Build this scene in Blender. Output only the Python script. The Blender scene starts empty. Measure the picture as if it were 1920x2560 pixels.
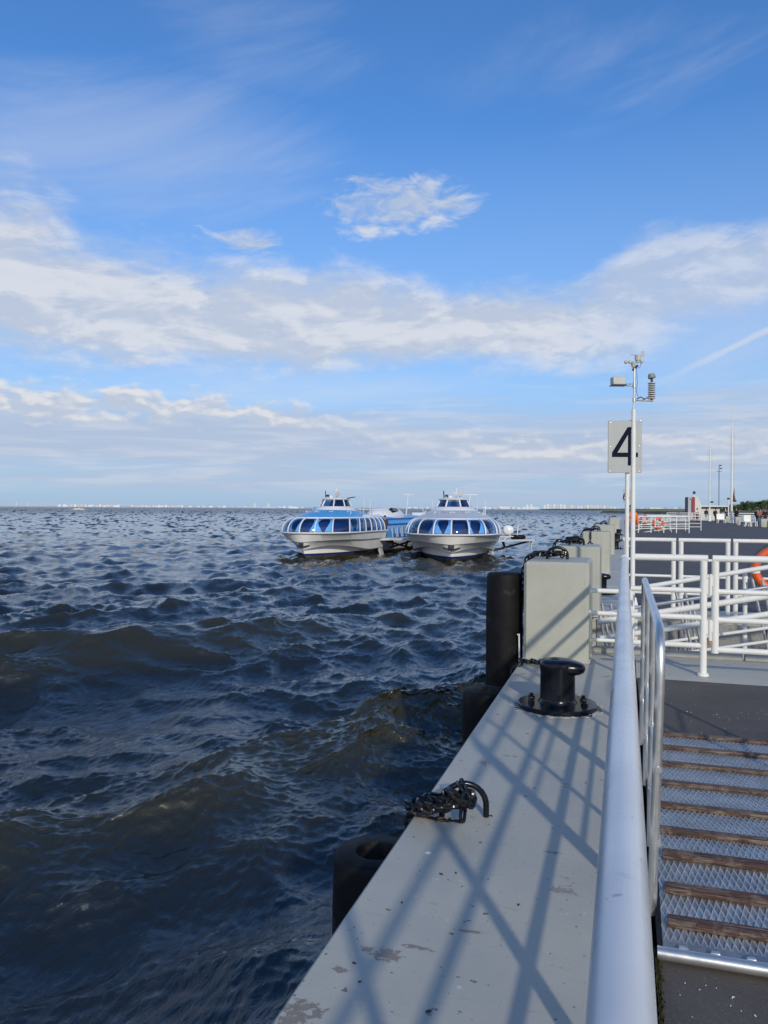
import bpy, bmesh, math, random
import numpy as np
from mathutils import Vector, Matrix, Quaternion
random.seed(7)
PI = math.pi
sc = bpy.context.scene
C = sc.collection

# ------------------------------------------------------------------ camera, sky, sun, exposure
YAW = math.radians(17.16)
EYE = 1.53                      # eye above the deck
WATER = -1.95                   # sea level below the deck
F = 1950.0
cd = bpy.data.cameras.new('camera'); cam = bpy.data.objects.new('camera', cd); C.objects.link(cam)
cd.sensor_fit = 'AUTO'; cd.sensor_width = 36.0; cd.lens = F / 2560 * 36
cd.clip_start = 0.05; cd.clip_end = 60000
cam.matrix_world = (Matrix.Translation((0, 0, EYE)) @ Matrix.Rotation(YAW, 4, 'Z') @
                    Matrix.Rotation(math.radians(90 - 0.26), 4, 'X') @ Matrix.Rotation(math.radians(0.3), 4, 'Z'))
sc.camera = cam
SUN_DIR = Vector((1.0, -1.9, 1.0)).normalized()
SUN_EL = math.asin(SUN_DIR.z)
SUN_AZ = math.atan2(SUN_DIR.x, SUN_DIR.y)      # clockwise from +Y
sd = bpy.data.lights.new('sun', 'SUN'); sun = bpy.data.objects.new('sun', sd); C.objects.link(sun)
sd.energy = 2.4; sd.angle = math.radians(1.5); sd.color = (1.0, 0.91, 0.76)
sun.rotation_euler = SUN_DIR.to_track_quat('Z', 'Y').to_euler()
vs = sc.view_settings
vs.view_transform = 'Standard'; vs.look = 'None'; vs.exposure = 0.0; vs.gamma = 1.0; vs.use_curve_mapping = False

world = bpy.data.worlds.new('World'); sc.world = world; world.use_nodes = True
SKY_STRENGTH = 0.115

class NT:
    """small helper for node trees"""
    def __init__(s, tree): s.t = tree; s.n = tree.nodes; s.l = tree.links
    def new(s, typ, **kw):
        nd = s.n.new(typ)
        for k, v in kw.items(): setattr(nd, k, v)
        return nd
    def put(s, sock, v):
        if v is None: return
        if hasattr(v, 'is_output'): s.l.new(v, sock)
        else: sock.default_value = v
    def m(s, op, a, b=None, c=None, clamp=False):
        nd = s.new('ShaderNodeMath', operation=op, use_clamp=clamp)
        s.put(nd.inputs[0], a); s.put(nd.inputs[1], b); s.put(nd.inputs[2], c)
        return nd.outputs[0]
    def mr(s, v, a, b, lo=0.0, hi=1.0, smooth=True):
        nd = s.new('ShaderNodeMapRange', interpolation_type='SMOOTHSTEP' if smooth else 'LINEAR')
        s.put(nd.inputs[0], v); s.put(nd.inputs[1], a); s.put(nd.inputs[2], b); s.put(nd.inputs[3], lo); s.put(nd.inputs[4], hi)
        return nd.outputs[0]
    def mix(s, f, a, b, mode='MIX'):
        nd = s.new('ShaderNodeMix', data_type='RGBA', blend_type=mode)
        s.put(nd.inputs[0], f); s.put(nd.inputs[6], a); s.put(nd.inputs[7], b)
        return nd.outputs[2]
    def xyz(s, x, y, z):
        nd = s.new('ShaderNodeCombineXYZ'); s.put(nd.inputs[0], x); s.put(nd.inputs[1], y); s.put(nd.inputs[2], z)
        return nd.outputs[0]
    def noise(s, vec, scale, detail=4, rough=0.5, dist=0.0, lac=2.0):
        nd = s.new('ShaderNodeTexNoise'); s.put(nd.inputs['Vector'], vec)
        nd.inputs['Scale'].default_value = scale; nd.inputs['Detail'].default_value = detail
        nd.inputs['Roughness'].default_value = rough; nd.inputs['Distortion'].default_value = dist
        nd.inputs['Lacunarity'].default_value = lac
        return nd.outputs['Fac']
    def curve(s, v, pts, lo, hi):
        """piecewise curve; pts (x, y) with y already in 0..1, x mapped from lo..hi"""
        x = s.mr(v, lo, hi, smooth=False)
        nd = s.new('ShaderNodeFloatCurve'); cv = nd.mapping.curves[0]
        P = [((x0 - lo) / (hi - lo), y0) for x0, y0 in pts]
        cv.points[0].location = P[0]; cv.points[1].location = P[-1]
        for p in P[1:-1]: cv.points.new(*p)
        nd.mapping.update(); s.put(nd.inputs['Value'], x)
        return nd.outputs[0]

def sky_world():
    nt = NT(world.node_tree); nt.n.clear()
    out = nt.new('ShaderNodeOutputWorld'); bg = nt.new('ShaderNodeBackground')
    nt.l.new(bg.outputs[0], out.inputs[0]); bg.inputs[1].default_value = SKY_STRENGTH
    sky = nt.new('ShaderNodeTexSky', sky_type='NISHITA', sun_disc=False)
    sky.sun_elevation = SUN_EL; sky.sun_rotation = SUN_AZ
    sky.altitude = 0; sky.air_density = 1.0; sky.dust_density = 0.6; sky.ozone_density = 2.0
    tc = nt.new('ShaderNodeTexCoord'); sep = nt.new('ShaderNodeSeparateXYZ'); nt.l.new(tc.outputs['Generated'], sep.inputs[0])
    X, Y, Z = sep.outputs
    base = nt.mix(1.0, sky.outputs[0], (*SKY_TINT, 1), 'MULTIPLY')
    DEG = 180 / PI
    # heading of a direction, degrees clockwise from the way the quay's sea view looks, and elevation
    az = nt.m('ARCTAN2', nt.m('ADD', nt.m('MULTIPLY', X, math.cos(YAW)), nt.m('MULTIPLY', Y, math.sin(YAW))),
              nt.m('ADD', nt.m('MULTIPLY', X, -math.sin(YAW)), nt.m('MULTIPLY', Y, math.cos(YAW))))
    U = nt.m('MULTIPLY', az, DEG)
    V = nt.m('MULTIPLY', nt.m('ARCSINE', Z), DEG)
    # clear-sky paling towards the horizon
    hz = nt.m('POWER', nt.mr(V, 0.0, 26.0, 1.0, 0.0, smooth=False), 1.0)
    base = nt.mix(nt.m('MULTIPLY', hz, 0.86), base, col10(HORIZON))
    # ---- noise fields
    p1 = nt.xyz(nt.m('MULTIPLY', U, 0.10), nt.m('MULTIPLY', V, 0.26), 3.1)
    n1 = nt.noise(p1, 1.0, 9, 0.58, 0.35)
    p1b = nt.xyz(nt.m('MULTIPLY', nt.m('ADD', U, 1.0), 0.10), nt.m('MULTIPLY', nt.m('ADD', V, 0.9), 0.26), 3.1)
    n1b = nt.noise(p1b, 1.0, 9, 0.58, 0.35)
    pf = nt.xyz(nt.m('MULTIPLY', U, 0.35), nt.m('MULTIPLY', V, 0.85), 9.3)
    nf = nt.noise(pf, 1.0, 8, 0.6, 0.5)
    pfb = nt.xyz(nt.m('MULTIPLY', nt.m('ADD', U, 0.35), 0.35), nt.m('MULTIPLY', nt.m('ADD', V, 0.35), 0.85), 9.3)
    nfb = nt.noise(pfb, 1.0, 8, 0.6, 0.5)
    # ---- broad band of altocumulus across the view
    def band(cpts, tpts, bpts):
        cen = nt.m('MULTIPLY', nt.curve(U, [(u, v / 40) for u, v in cpts], -40, 40), 40)
        top = nt.m('MULTIPLY', nt.curve(U, [(u, v / 10) for u, v in tpts], -40, 40), 10)
        bot = nt.m('MULTIPLY', nt.curve(U, [(u, v / 10) for u, v in bpts], -40, 40), 10)
        d = nt.m('SUBTRACT', V, cen)
        up = nt.m('DIVIDE', d, top); dn = nt.m('DIVIDE', nt.m('MULTIPLY', d, -1), bot)
        return nt.m('SUBTRACT', 1.0, nt.m('MAXIMUM', up, dn)), d
    b1, d1 = band([(-40, 15), (-26, 14.3), (-18, 13.6), (-9, 13.2), (0, 13.1), (8.7, 13.0), (14, 13.0), (18, 14.5), (21, 15.4), (26, 15.7), (40, 16)],
                  [(-40, 5), (-26, 5.6), (-18, 3.9), (-9, 3.6), (0, 2.9), (8.7, 2.3), (14, 2.3), (18, 3.2), (21, 2.9), (26, 2.5), (40, 4)],
                  [(-40, 4), (-26, 4.2), (-18, 3.7), (-9, 3.4), (0, 2.8), (8.7, 2.3), (14, 2.5), (18, 3.2), (21, 2.9), (26, 2.4), (40, 4)])
    dens1 = nt.mr(nt.m('ADD', nt.m('MULTIPLY', b1, 1.5), nt.m('ADD', nt.m('MULTIPLY', nt.m('SUBTRACT', n1, 0.5), 2.5), nt.m('MULTIPLY', nt.m('SUBTRACT', nf, 0.5), 1.1))), -0.65, 0.72)
    dens1 = nt.m('MULTIPLY', dens1, nt.mr(U, 10.0, 20.0, 0.95, 0.72))
    lit1 = nt.m('ADD', nt.mr(nt.m('SUBTRACT', n1, n1b), -0.06, 0.09), nt.m('MULTIPLY', nt.m('SUBTRACT', nf, nfb), 1.6))
    # ---- single small cloud above the band
    def blob(u, v, ru, rv):
        a = nt.m('DIVIDE', nt.m('SUBTRACT', U, u), ru); b = nt.m('DIVIDE', nt.m('SUBTRACT', V, v), rv)
        return nt.m('SUBTRACT', 1.0, nt.m('ADD', nt.m('MULTIPLY', a, a), nt.m('MULTIPLY', b, b)))
    bl = nt.m('MAXIMUM', blob(1.0, 21.2, 5.6, 2.0), nt.m('MULTIPLY', blob(-1.0, 19.6, 2.6, 0.8), 0.8))
    bl = nt.m('MAXIMUM', bl, nt.m('MULTIPLY', blob(-10.6, 18.6, 3.2, 0.9), 0.6))
    bl = nt.m('MAXIMUM', bl, nt.m('MULTIPLY', blob(-18.6, 10.1, 2.4, 0.3), 0.55))
    dens2 = nt.mr(nt.m('ADD', nt.m('MAXIMUM', bl, -1.0), nt.m('ADD', nt.m('MULTIPLY', nt.m('SUBTRACT', nf, 0.5), 3.6), nt.m('MULTIPLY', nt.m('SUBTRACT', n1, 0.5), 1.2))), -0.1, 1.1, 0.0, 0.85)
    # ---- low cumulus row with bright heads, grey stratus under it
    pc = nt.xyz(nt.m('MULTIPLY', U, 0.42), nt.m('MULTIPLY', V, 0.95), 21.0)
    nc = nt.noise(pc, 1.0, 5, 0.48, 0.15)
    pcb = nt.xyz(nt.m('MULTIPLY', nt.m('ADD', U, 0.25), 0.42), nt.m('MULTIPLY', nt.m('ADD', V, 0.32), 0.95), 21.0)
    ncb = nt.noise(pcb, 1.0, 5, 0.48, 0.15)
    b3, d3 = band([(-40, 6.6), (-26, 6.7), (-15, 7.0), (-8, 6.6), (0, 5.4), (6, 4.4), (12, 4.2), (26, 4.3), (40, 5)],
                  [(-40, 1.6), (-26, 2.0), (-15, 1.6), (-7, 1.2), (0, 1.5), (6, 1.3), (12, 1.4), (26, 1.6), (40, 1.6)],
                  [(-40, 1.6), (-26, 1.5), (-15, 1.3), (-7, 1.2), (0, 1.2), (6, 1.2), (12, 1.2), (26, 1.2), (40, 1.2)])
    dens3 = nt.mr(nt.m('ADD', b3, nt.m('MULTIPLY', nt.m('SUBTRACT', nc, 0.5), 2.6)), 0.05, 0.75)
    dens3 = nt.m('MULTIPLY', dens3, nt.curve(U, [(-40, .9), (-26, .95), (-8, .85), (-4, .45), (3, .35), (7, .7), (14, .7), (26, .55), (40, .6)], -40, 40))
    lit3 = nt.mr(nt.m('ADD', nt.m('SUBTRACT', nc, ncb), nt.m('MULTIPLY', d3, 0.05)), -0.06, 0.17)
    ps = nt.xyz(nt.m('MULTIPLY', U, 0.06), nt.m('MULTIPLY', V, 0.8), 33.0)
    ns = nt.noise(ps, 1.0, 6, 0.55, 0.4)
    b4, d4 = band([(-40, 5.3), (-20, 5.2), (0, 5.2), (20, 4.6), (40, 5)], [(-40, 2.0), (-26, 1.8), (-8, 1.7), (0, 2.2), (8, 2.4), (40, 2.6)], [(-40, 4.2), (0, 4.4), (40, 4.4)])
    dens4 = nt.m('MULTIPLY', nt.mr(nt.m('ADD', b4, nt.m('MULTIPLY', nt.m('SUBTRACT', ns, 0.5), 2.2)), -0.45, 0.7), 0.9)
    pk = nt.xyz(nt.m('MULTIPLY', U, 0.11), nt.m('MULTIPLY', V, 1.3), 41.0)
    nk = nt.noise(pk, 1.0, 7, 0.6, 0.5)
    streak = nt.m('MULTIPLY', nt.mr(nk, 0.44, 0.66), nt.m('MULTIPLY', nt.mr(V, 0.5, 2.2), nt.mr(V, 5.5, 10.5, 1, 0)))
    # ---- cirrus high up, thin
    pw = nt.xyz(nt.m('ADD', nt.m('MULTIPLY', U, 0.045), nt.m('MULTIPLY', V, -0.05)), nt.m('ADD', nt.m('MULTIPLY', V, 0.16), nt.m('MULTIPLY', U, -0.03)), 5.0)
    nw = nt.noise(pw, 1.0, 8, 0.62, 0.9)
    cw = nt.m('MAXIMUM', nt.m('MAXIMUM', blob(-19, 24, 17, 5.5), nt.m('MULTIPLY', blob(-10, 31, 9, 4), 0.55)), nt.m('MULTIPLY', blob(16, 29, 12, 4), 0.42))
    cw = nt.m('MAXIMUM', cw, nt.m('MULTIPLY', blob(24, 11, 10, 5), 0.8))
    cw = nt.m('MAXIMUM', cw, nt.m('MULTIPLY', blob(-4, 8.6, 26, 1.6), 0.75))
    dens5 = nt.m('MULTIPLY', nt.mr(nt.m('ADD', nt.m('MAXIMUM', cw, -1.0), nt.m('MULTIPLY', nt.m('SUBTRACT', nw, 0.5), 2.6)), 0.0, 1.5), 0.30)
    # contrail on the right
    ct = nt.m('ABSOLUTE', nt.m('SUBTRACT', nt.m('SUBTRACT', V, 8.6), nt.m('MULTIPLY', nt.m('SUBTRACT', U, 19.0), 0.44)))
    ct = nt.m('ADD', ct, nt.m('MULTIPLY', nt.m('SUBTRACT', nf, 0.5), 0.35))
    dens6 = nt.m('MULTIPLY', nt.m('MULTIPLY', nt.mr(ct, 0.08, 0.34, 1, 0), nt.mr(U, 18.0, 24.5)), 0.5)
    lit_c = col10(CLOUD_LIT); sh_c = col10(CLOUD_SHADE)
    c = nt.mix(dens5, base, lit_c)
    c = nt.mix(dens6, c, lit_c)
    c = nt.mix(dens4, c, col10(STRATUS))
    c = nt.mix(nt.m('MULTIPLY', streak, 0.42), c, lit_c)
    c = nt.mix(dens3, c, nt.mix(lit3, sh_c, col10(CUMULUS)))
    c = nt.mix(dens1, c, nt.mix(lit1, sh_c, lit_c))
    c = nt.mix(dens2, c, nt.mix(lit1, sh_c, lit_c))
    # unseen altocumulus behind the view, added to whiten the fill light
    inv = nt.m('DIVIDE', 1.0, nt.m('ADD', nt.m('MAXIMUM', Z, 0.0), 0.12))
    po = nt.xyz(nt.m('MULTIPLY', X, inv), nt.m('MULTIPLY', Y, inv), 4.0)
    no = nt.noise(po, 1.5, 8, 0.58, 0.4)
    fwd = nt.m('ADD', nt.m('MULTIPLY', X, -math.sin(YAW)), nt.m('MULTIPLY', Y, math.cos(YAW)))
    out_ = nt.m('MULTIPLY', nt.mr(fwd, -0.55, -0.05, 1, 0), nt.mr(V, 36.0, 54.0, 1, 0))
    dens7 = nt.m('MULTIPLY', nt.m('MULTIPLY', nt.mr(no, 0.40, 0.60), out_), nt.m('MULTIPLY', nt.mr(V, 1.0, 9.0), 0.85))
    c = nt.mix(dens7, c, lit_c)
    # below the horizon: the sky's own pale horizon colour
    c = nt.mix(nt.mr(Z, -0.02, 0.0, 1, 0), c, col10(HORIZON))
    nt.l.new(c, bg.inputs[0])
def lin(r, g, b):
    f = lambda v: (v / 255 / 12.92) if v <= 10 else ((v / 255 + 0.055) / 1.055) ** 2.4
    return (f(r), f(g), f(b))
def col10(c): return (*[v / SKY_STRENGTH for v in c], 1)
SKY_TINT = (0.58, 1.03, 1.52)
HORIZON = lin(162, 186, 217)
CLOUD_LIT = lin(217, 221, 230)
CLOUD_SHADE = lin(189, 200, 219)
STRATUS = lin(178, 193, 218)
CUMULUS = lin(226, 226, 228)
sky_world()

# ------------------------------------------------------------------ helpers
def at(px, zc, z=0.0):
    """ground point seen on a bearing (photo column) at a distance along the view"""
    xc = (px - 960) / F * zc
    return Vector((xc * math.cos(YAW) - zc * math.sin(YAW), xc * math.sin(YAW) + zc * math.cos(YAW), z))

class MB:
    def __init__(s): s.v = []; s.f = []
    def add(s, vs, fs):
        o = len(s.v); s.v += [tuple(p) for p in vs]; s.f += [tuple(i + o for i in f) for f in fs]; return s
    def box(s, c, d, rot=None, bev=0.0, seg=1, taper=1.0):
        bm = bmesh.new(); bmesh.ops.create_cube(bm, size=1)
        for v in bm.verts:
            k = taper if v.co.z > 0 else 1.0
            v.co = Vector((v.co.x * d[0] * k, v.co.y * d[1] * k, v.co.z * d[2]))
        if bev > 0: bmesh.ops.bevel(bm, geom=bm.edges[:], offset=bev, segments=seg, affect='EDGES', profile=0.5)
        M = rot.to_4x4() if rot else Matrix()
        c = Vector(c); bm.verts.index_update()
        s.add([(M @ v.co) + c for v in bm.verts], [[v.index for v in f.verts] for f in bm.faces]); bm.free(); return s
    def tube(s, pts, r, n=10, closed=False, caps=True):
        P = [Vector(p) for p in pts]; m = len(P)
        R = r if isinstance(r, (list, tuple)) else [r] * m
        T = []
        for i in range(m):
            a = P[i - 1] if (i > 0 or closed) else P[i]; b = P[(i + 1) % m] if (i < m - 1 or closed) else P[i]
            T.append((b - a).normalized())
        u = Vector((0, 0, 1)) if abs(T[0].z) < 0.9 else Vector((1, 0, 0))
        u = (u - T[0] * u.dot(T[0])).normalized()
        vs = []
        for i in range(m):
            u = (u - T[i] * u.dot(T[i])).normalized(); w = T[i].cross(u)
            vs += [P[i] + (u * math.cos(2 * PI * k / n) + w * math.sin(2 * PI * k / n)) * R[i] for k in range(n)]
        fs = []
        for i in range(m if closed else m - 1):
            a = i * n; b = ((i + 1) % m) * n
            for k in range(n): fs.append((a + k, a + (k + 1) % n, b + (k + 1) % n, b + k))
        if caps and not closed: fs += [tuple(range(n - 1, -1, -1)), tuple(range((m - 1) * n, m * n))]
        return s.add(vs, fs)
    def lathe(s, prof, c=(0, 0, 0), n=24, rot=None, sx=1.0, sy=1.0):
        vs = []; c = Vector(c)
        for r, z in prof:
            for k in range(n):
                p = Vector((r * sx * math.cos(2 * PI * k / n), r * sy * math.sin(2 * PI * k / n), z))
                vs.append((rot @ p if rot else p) + c)
        fs = []
        for i in range(len(prof) - 1):
            for k in range(n): fs.append((i * n + k, i * n + (k + 1) % n, (i + 1) * n + (k + 1) % n, (i + 1) * n + k))
        if prof[0][0] > 1e-6: fs.append(tuple(range(n - 1, -1, -1)))
        if prof[-1][0] > 1e-6: fs.append(tuple(range((len(prof) - 1) * n, len(prof) * n)))
        return s.add(vs, fs)
    def ball(s, c, d, rot=None, n=12, m=8):
        prof = [(max(math.sin(PI * i / m), 0.0) , -math.cos(PI * i / m)) for i in range(m + 1)]
        prof = [(r if r > 1e-5 else 0.0, z) for r, z in prof]
        o = MB(); o.lathe(prof, n=n)
        return s.add([((rot @ Vector((v[0] * d[0], v[1] * d[1], v[2] * d[2]))) if rot else Vector((v[0] * d[0], v[1] * d[1], v[2] * d[2]))) + Vector(c) for v in o.v], o.f)
    def prism(s, poly, h0, h1, fn):
        """poly of 2-D points extruded between h0 and h1, fn(a, b, h) -> 3-D"""
        n = len(poly)
        vs = [fn(a, b, h0) for a, b in poly] + [fn(a, b, h1) for a, b in poly]
        fs = [tuple(range(n - 1, -1, -1)), tuple(range(n, 2 * n))] + [(i, (i + 1) % n, n + (i + 1) % n, n + i) for i in range(n)]
        return s.add(vs, fs)
    def grid(s, G, closed=False):
        m = len(G); n = len(G[0]); vs = [p for row in G for p in row]; fs = []
        for i in range(m - 1):
            for k in range(n if closed else n - 1): fs.append((i * n + k, i * n + (k + 1) % n, (i + 1) * n + (k + 1) % n, (i + 1) * n + k))
        return s.add(vs, fs)
    def build(s, name, m, parent=None, ang=40, loc=None, label=None, fixn=True):
        me = bpy.data.meshes.new(name); me.from_pydata([tuple(v) for v in s.v], [], s.f)
        if fixn:
            bm = bmesh.new(); bm.from_mesh(me); bmesh.ops.remove_doubles(bm, verts=bm.verts, dist=1e-6)
            bmesh.ops.dissolve_degenerate(bm, edges=bm.edges, dist=1e-7)
            bmesh.ops.recalc_face_normals(bm, faces=bm.faces); bm.to_mesh(me); bm.free()
        me.polygons.foreach_set('use_smooth', [True] * len(me.polygons))
        me.set_sharp_from_angle(angle=math.radians(ang))
        return link(name, me, m, parent, loc, label)

def link(name, me, m, parent=None, loc=None, label=None):
    if m and not me.materials: me.materials.append(m)
    o = bpy.data.objects.new(name, me); C.objects.link(o)
    if parent: o.parent = parent
    if loc is not None: o.location = loc
    if label: o['label'] = label
    return o
def thing(name, label, cat, loc=(0, 0, 0), rz=0.0, group=None):
    o = bpy.data.objects.new(name, None); C.objects.link(o); o.empty_display_size = 0.2
    o.location = loc; o.rotation_euler = (0, 0, rz); return tag(o, label, cat, group)
def tag(o, label, cat, group=None):
    o['label'] = label; o['category'] = cat
    if group: o['group'] = group
    return o
def structure(o): o['kind'] = 'structure'; return o
def kids(o): return [c for c in C.objects if c.parent == o]
_kids = {}
def dup(root, loc=None, rz=None, label=None, group=None):
    r = root.copy(); C.objects.link(r)
    if loc is not None: r.location = loc
    if rz is not None: r.rotation_euler = (0, 0, rz)
    if label: r['label'] = label
    if group: r['group'] = group
    def rec(a, b):
        for ch in a.children:
            c = ch.copy(); C.objects.link(c); c.parent = b; rec(ch, c)
    rec(root, r)
    return r

# ------------------------------------------------------------------ materials
def newmat(name):
    m = bpy.data.materials.new(name); m.use_nodes = True; nt = NT(m.node_tree)
    b = nt.n['Principled BSDF']; return m, nt, b
def mat(name, c, rough=0.5, metal=0.0, var=0.0, vscale=8.0, bump=0.0, bscale=60.0, spots=None, coat=0.0, world=False, spec=0.5, rvar=0.0):
    m, nt, b = newmat(name)
    b.inputs['Roughness'].default_value = rough; b.inputs['Metallic'].default_value = metal
    b.inputs['Specular IOR Level'].default_value = spec
    if coat: b.inputs['Coat Weight'].default_value = coat; b.inputs['Coat Roughness'].default_value = 0.12
    if world: vec = nt.new('ShaderNodeNewGeometry').outputs['Position']
    else: vec = nt.new('ShaderNodeTexCoord').outputs['Object']
    col = (*c, 1)
    if var:
        n = nt.noise(vec, vscale, 6, 0.6)
        col = nt.mix(nt.mr(n, 0.3, 0.7), (*[x * (1 - var) for x in c], 1), (*[min(x * (1 + var), 1) for x in c], 1))
    if spots:                       # (colour, scale, threshold, softness)
        for sc_, s2, th, so in spots:
            n = nt.noise(vec, s2, 5, 0.62)
            col = nt.mix(nt.mr(n, th, th + so), col, (*sc_, 1))
    nt.put(b.inputs['Base Color'], col)
    if rvar: nt.put(b.inputs['Roughness'], nt.mr(nt.noise(vec, vscale * 1.7, 5, 0.6), 0.3, 0.7, max(rough - rvar, 0.02), rough + rvar))
    if bump:
        bp = nt.new('ShaderNodeBump'); bp.inputs['Strength'].default_value = bump; bp.inputs['Distance'].default_value = 0.01
        nt.l.new(nt.noise(vec, bscale, 6, 0.6), bp.inputs['Height']); nt.l.new(bp.outputs[0], b.inputs['Normal'])
    return m
M = {}
M['white'] = mat('white_paint', (0.80, 0.79, 0.74), 0.32, var=0.05, vscale=5, bump=0.04, bscale=25, spots=[((0.42, 0.36, 0.28), 9, 0.74, 0.03)])
M['rail'] = mat('rail_enamel', (0.66, 0.67, 0.67), 0.27, var=0.07, vscale=3, bump=0.10, bscale=11, coat=0.25, rvar=0.10, spots=[((0.52, 0.52, 0.50), 7, 0.62, 0.1), ((0.40, 0.39, 0.36), 26, 0.69, 0.03), ((0.22, 0.19, 0.15), 60, 0.735, 0.02)])
M['block'] = mat('cream_concrete_paint', (0.425, 0.428, 0.36), 0.6, var=0.06, vscale=3, bump=0.10, bscale=40, spots=[((0.30, 0.29, 0.25), 34, 0.66, 0.03), ((0.16, 0.14, 0.10), 60, 0.70, 0.015)])
M['steel'] = mat('brushed_steel', (0.70, 0.69, 0.66), 0.34, metal=0.85, var=0.06, vscale=9, rvar=0.06)
M['lattice'] = mat('sky_lit_mesh_edges', (0.66, 0.68, 0.70), 0.36, metal=0.85, var=0.08, vscale=9)  # ridges painted paler than the plate for the sky light on them
M['galv'] = mat('galvanised_plate', (0.42, 0.44, 0.455), 0.45, metal=0.8, var=0.15, vscale=9, bump=0.05, bscale=40, spots=[((0.66, 0.66, 0.62), 26, 0.70, 0.03), ((0.10, 0.09, 0.08), 30, 0.735, 0.02)], rvar=0.1)
M['black'] = mat('black_enamel', (0.006, 0.007, 0.011), 0.24, var=0.3, vscale=10, bump=0.05, bscale=30, spec=0.35, spots=[((0.32, 0.32, 0.28), 17, 0.76, 0.01)])
M['rubber'] = mat('black_rubber', (0.0065, 0.0065, 0.0075), 0.65, spec=0.22, var=0.35, vscale=6, bump=0.12, bscale=28, spots=[((0.022, 0.022, 0.021), 5, 0.58, 0.08), ((0.10, 0.10, 0.095), 38, 0.70, 0.02)])
M['iron'] = mat('chain_iron', (0.009, 0.009, 0.010), 0.25, metal=0.0, var=0.4, vscale=30, spots=[((0.11, 0.045, 0.018), 18, 0.62, 0.08)])
M['orange'] = mat('orange_buoy', (0.82, 0.12, 0.025), 0.4, var=0.06, vscale=6)
M['white_tape'] = mat('reflective_tape', (0.78, 0.78, 0.76), 0.35)
M['sign'] = mat('sign_sheet', (0.41, 0.425, 0.41), 0.5, var=0.03, vscale=5, bump=0.05, bscale=7)
M['navy'] = mat('navy_print', (0.005, 0.008, 0.022), 0.7, spec=0.12)
M['hull'] = mat('hull_paint', (0.84, 0.83, 0.80), 0.35, var=0.07, vscale=0.8, bump=0.12, bscale=1.2, spots=[((0.42, 0.38, 0.32), 2.2, 0.66, 0.1)])
M['hullblue'] = mat('boot_stripe', (0.012, 0.028, 0.19), 0.35, var=0.2, vscale=2)
M['hullbottom'] = mat('bottom_paint', (0.16, 0.145, 0.10), 0.4, var=0.4, vscale=1.2)
M['boatwhite'] = mat('boat_white', (0.74, 0.74, 0.74), 0.35, var=0.04, vscale=1.5)
M['boatgrey'] = mat('boat_pale_grey', (0.50, 0.53, 0.57), 0.35, var=0.05, vscale=1.5)
M['skyblue'] = mat('boat_sky_blue', (0.075, 0.33, 0.66), 0.3, var=0.05, vscale=1)
M['midblue'] = mat('boat_blue', (0.035, 0.13, 0.46), 0.32, var=0.1, vscale=1)
M['curtain'] = mat('blue_curtain', (0.48, 0.74, 0.95), 0.8, var=0.15, vscale=6)
M['inside'] = mat('dark_saloon', (0.012, 0.032, 0.13), 0.7)
M['darkglass'] = mat('dark_glass', (0.01, 0.012, 0.016), 0.06)
M['grey'] = mat('grey_plastic', (0.50, 0.49, 0.45), 0.45, var=0.05)
M['wood'] = None
M['dark'] = mat('dark_metal', (0.03, 0.03, 0.033), 0.5, var=0.2)
M['crimson'] = mat('crimson_paint', (0.23, 0.03, 0.055), 0.5, var=0.05)
M['cream'] = mat('cream_wall', (0.66, 0.63, 0.55), 0.6, var=0.04, vscale=1)
M['city'] = mat('pale_city_wall', (0.72, 0.71, 0.69), 0.7, var=0.05, vscale=0.05)  # pale walls whose lightness also stands in for the far haze
M['city2'] = mat('pale_pink_city_wall', (0.62, 0.56, 0.53), 0.7, var=0.05, vscale=0.05)
M['city3'] = mat('haze_grey_city_wall', (0.42, 0.46, 0.52), 0.7, var=0.05, vscale=0.05)  # bluish grey, with haze painted into the wall colour
M['skin'] = mat('skin', (0.45, 0.27, 0.19), 0.5)
M['hair'] = mat('dark_hair', (0.015, 0.011, 0.009), 0.5)
def glass_mat(name, tint, refl=0.06):
    m = bpy.data.materials.new(name); m.use_nodes = True; nt = NT(m.node_tree); nt.n.clear()
    o = nt.new('ShaderNodeOutputMaterial'); t = nt.new('ShaderNodeBsdfTransparent'); g = nt.new('ShaderNodeBsdfGlossy')
    t.inputs[0].default_value = (*tint, 1); g.inputs['Roughness'].default_value = 0.04; g.inputs[0].default_value = (0.9, 0.95, 1, 1)
    fr = nt.new('ShaderNodeLayerWeight'); fr.inputs[0].default_value = 0.35
    mx = nt.new('ShaderNodeMixShader'); nt.l.new(nt.m('ADD', nt.m('MULTIPLY', fr.outputs['Fresnel'], 0.7), refl), mx.inputs[0])
    nt.l.new(t.outputs[0], mx.inputs[1]); nt.l.new(g.outputs[0], mx.inputs[2]); nt.l.new(mx.outputs[0], o.inputs[0]); return m
M['pane'] = glass_mat('blue_tinted_pane', (0.52, 0.76, 1.0), 0.05)
M['pane2'] = glass_mat('wheelhouse_pane', (0.30, 0.42, 0.65), 0.10)
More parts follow.
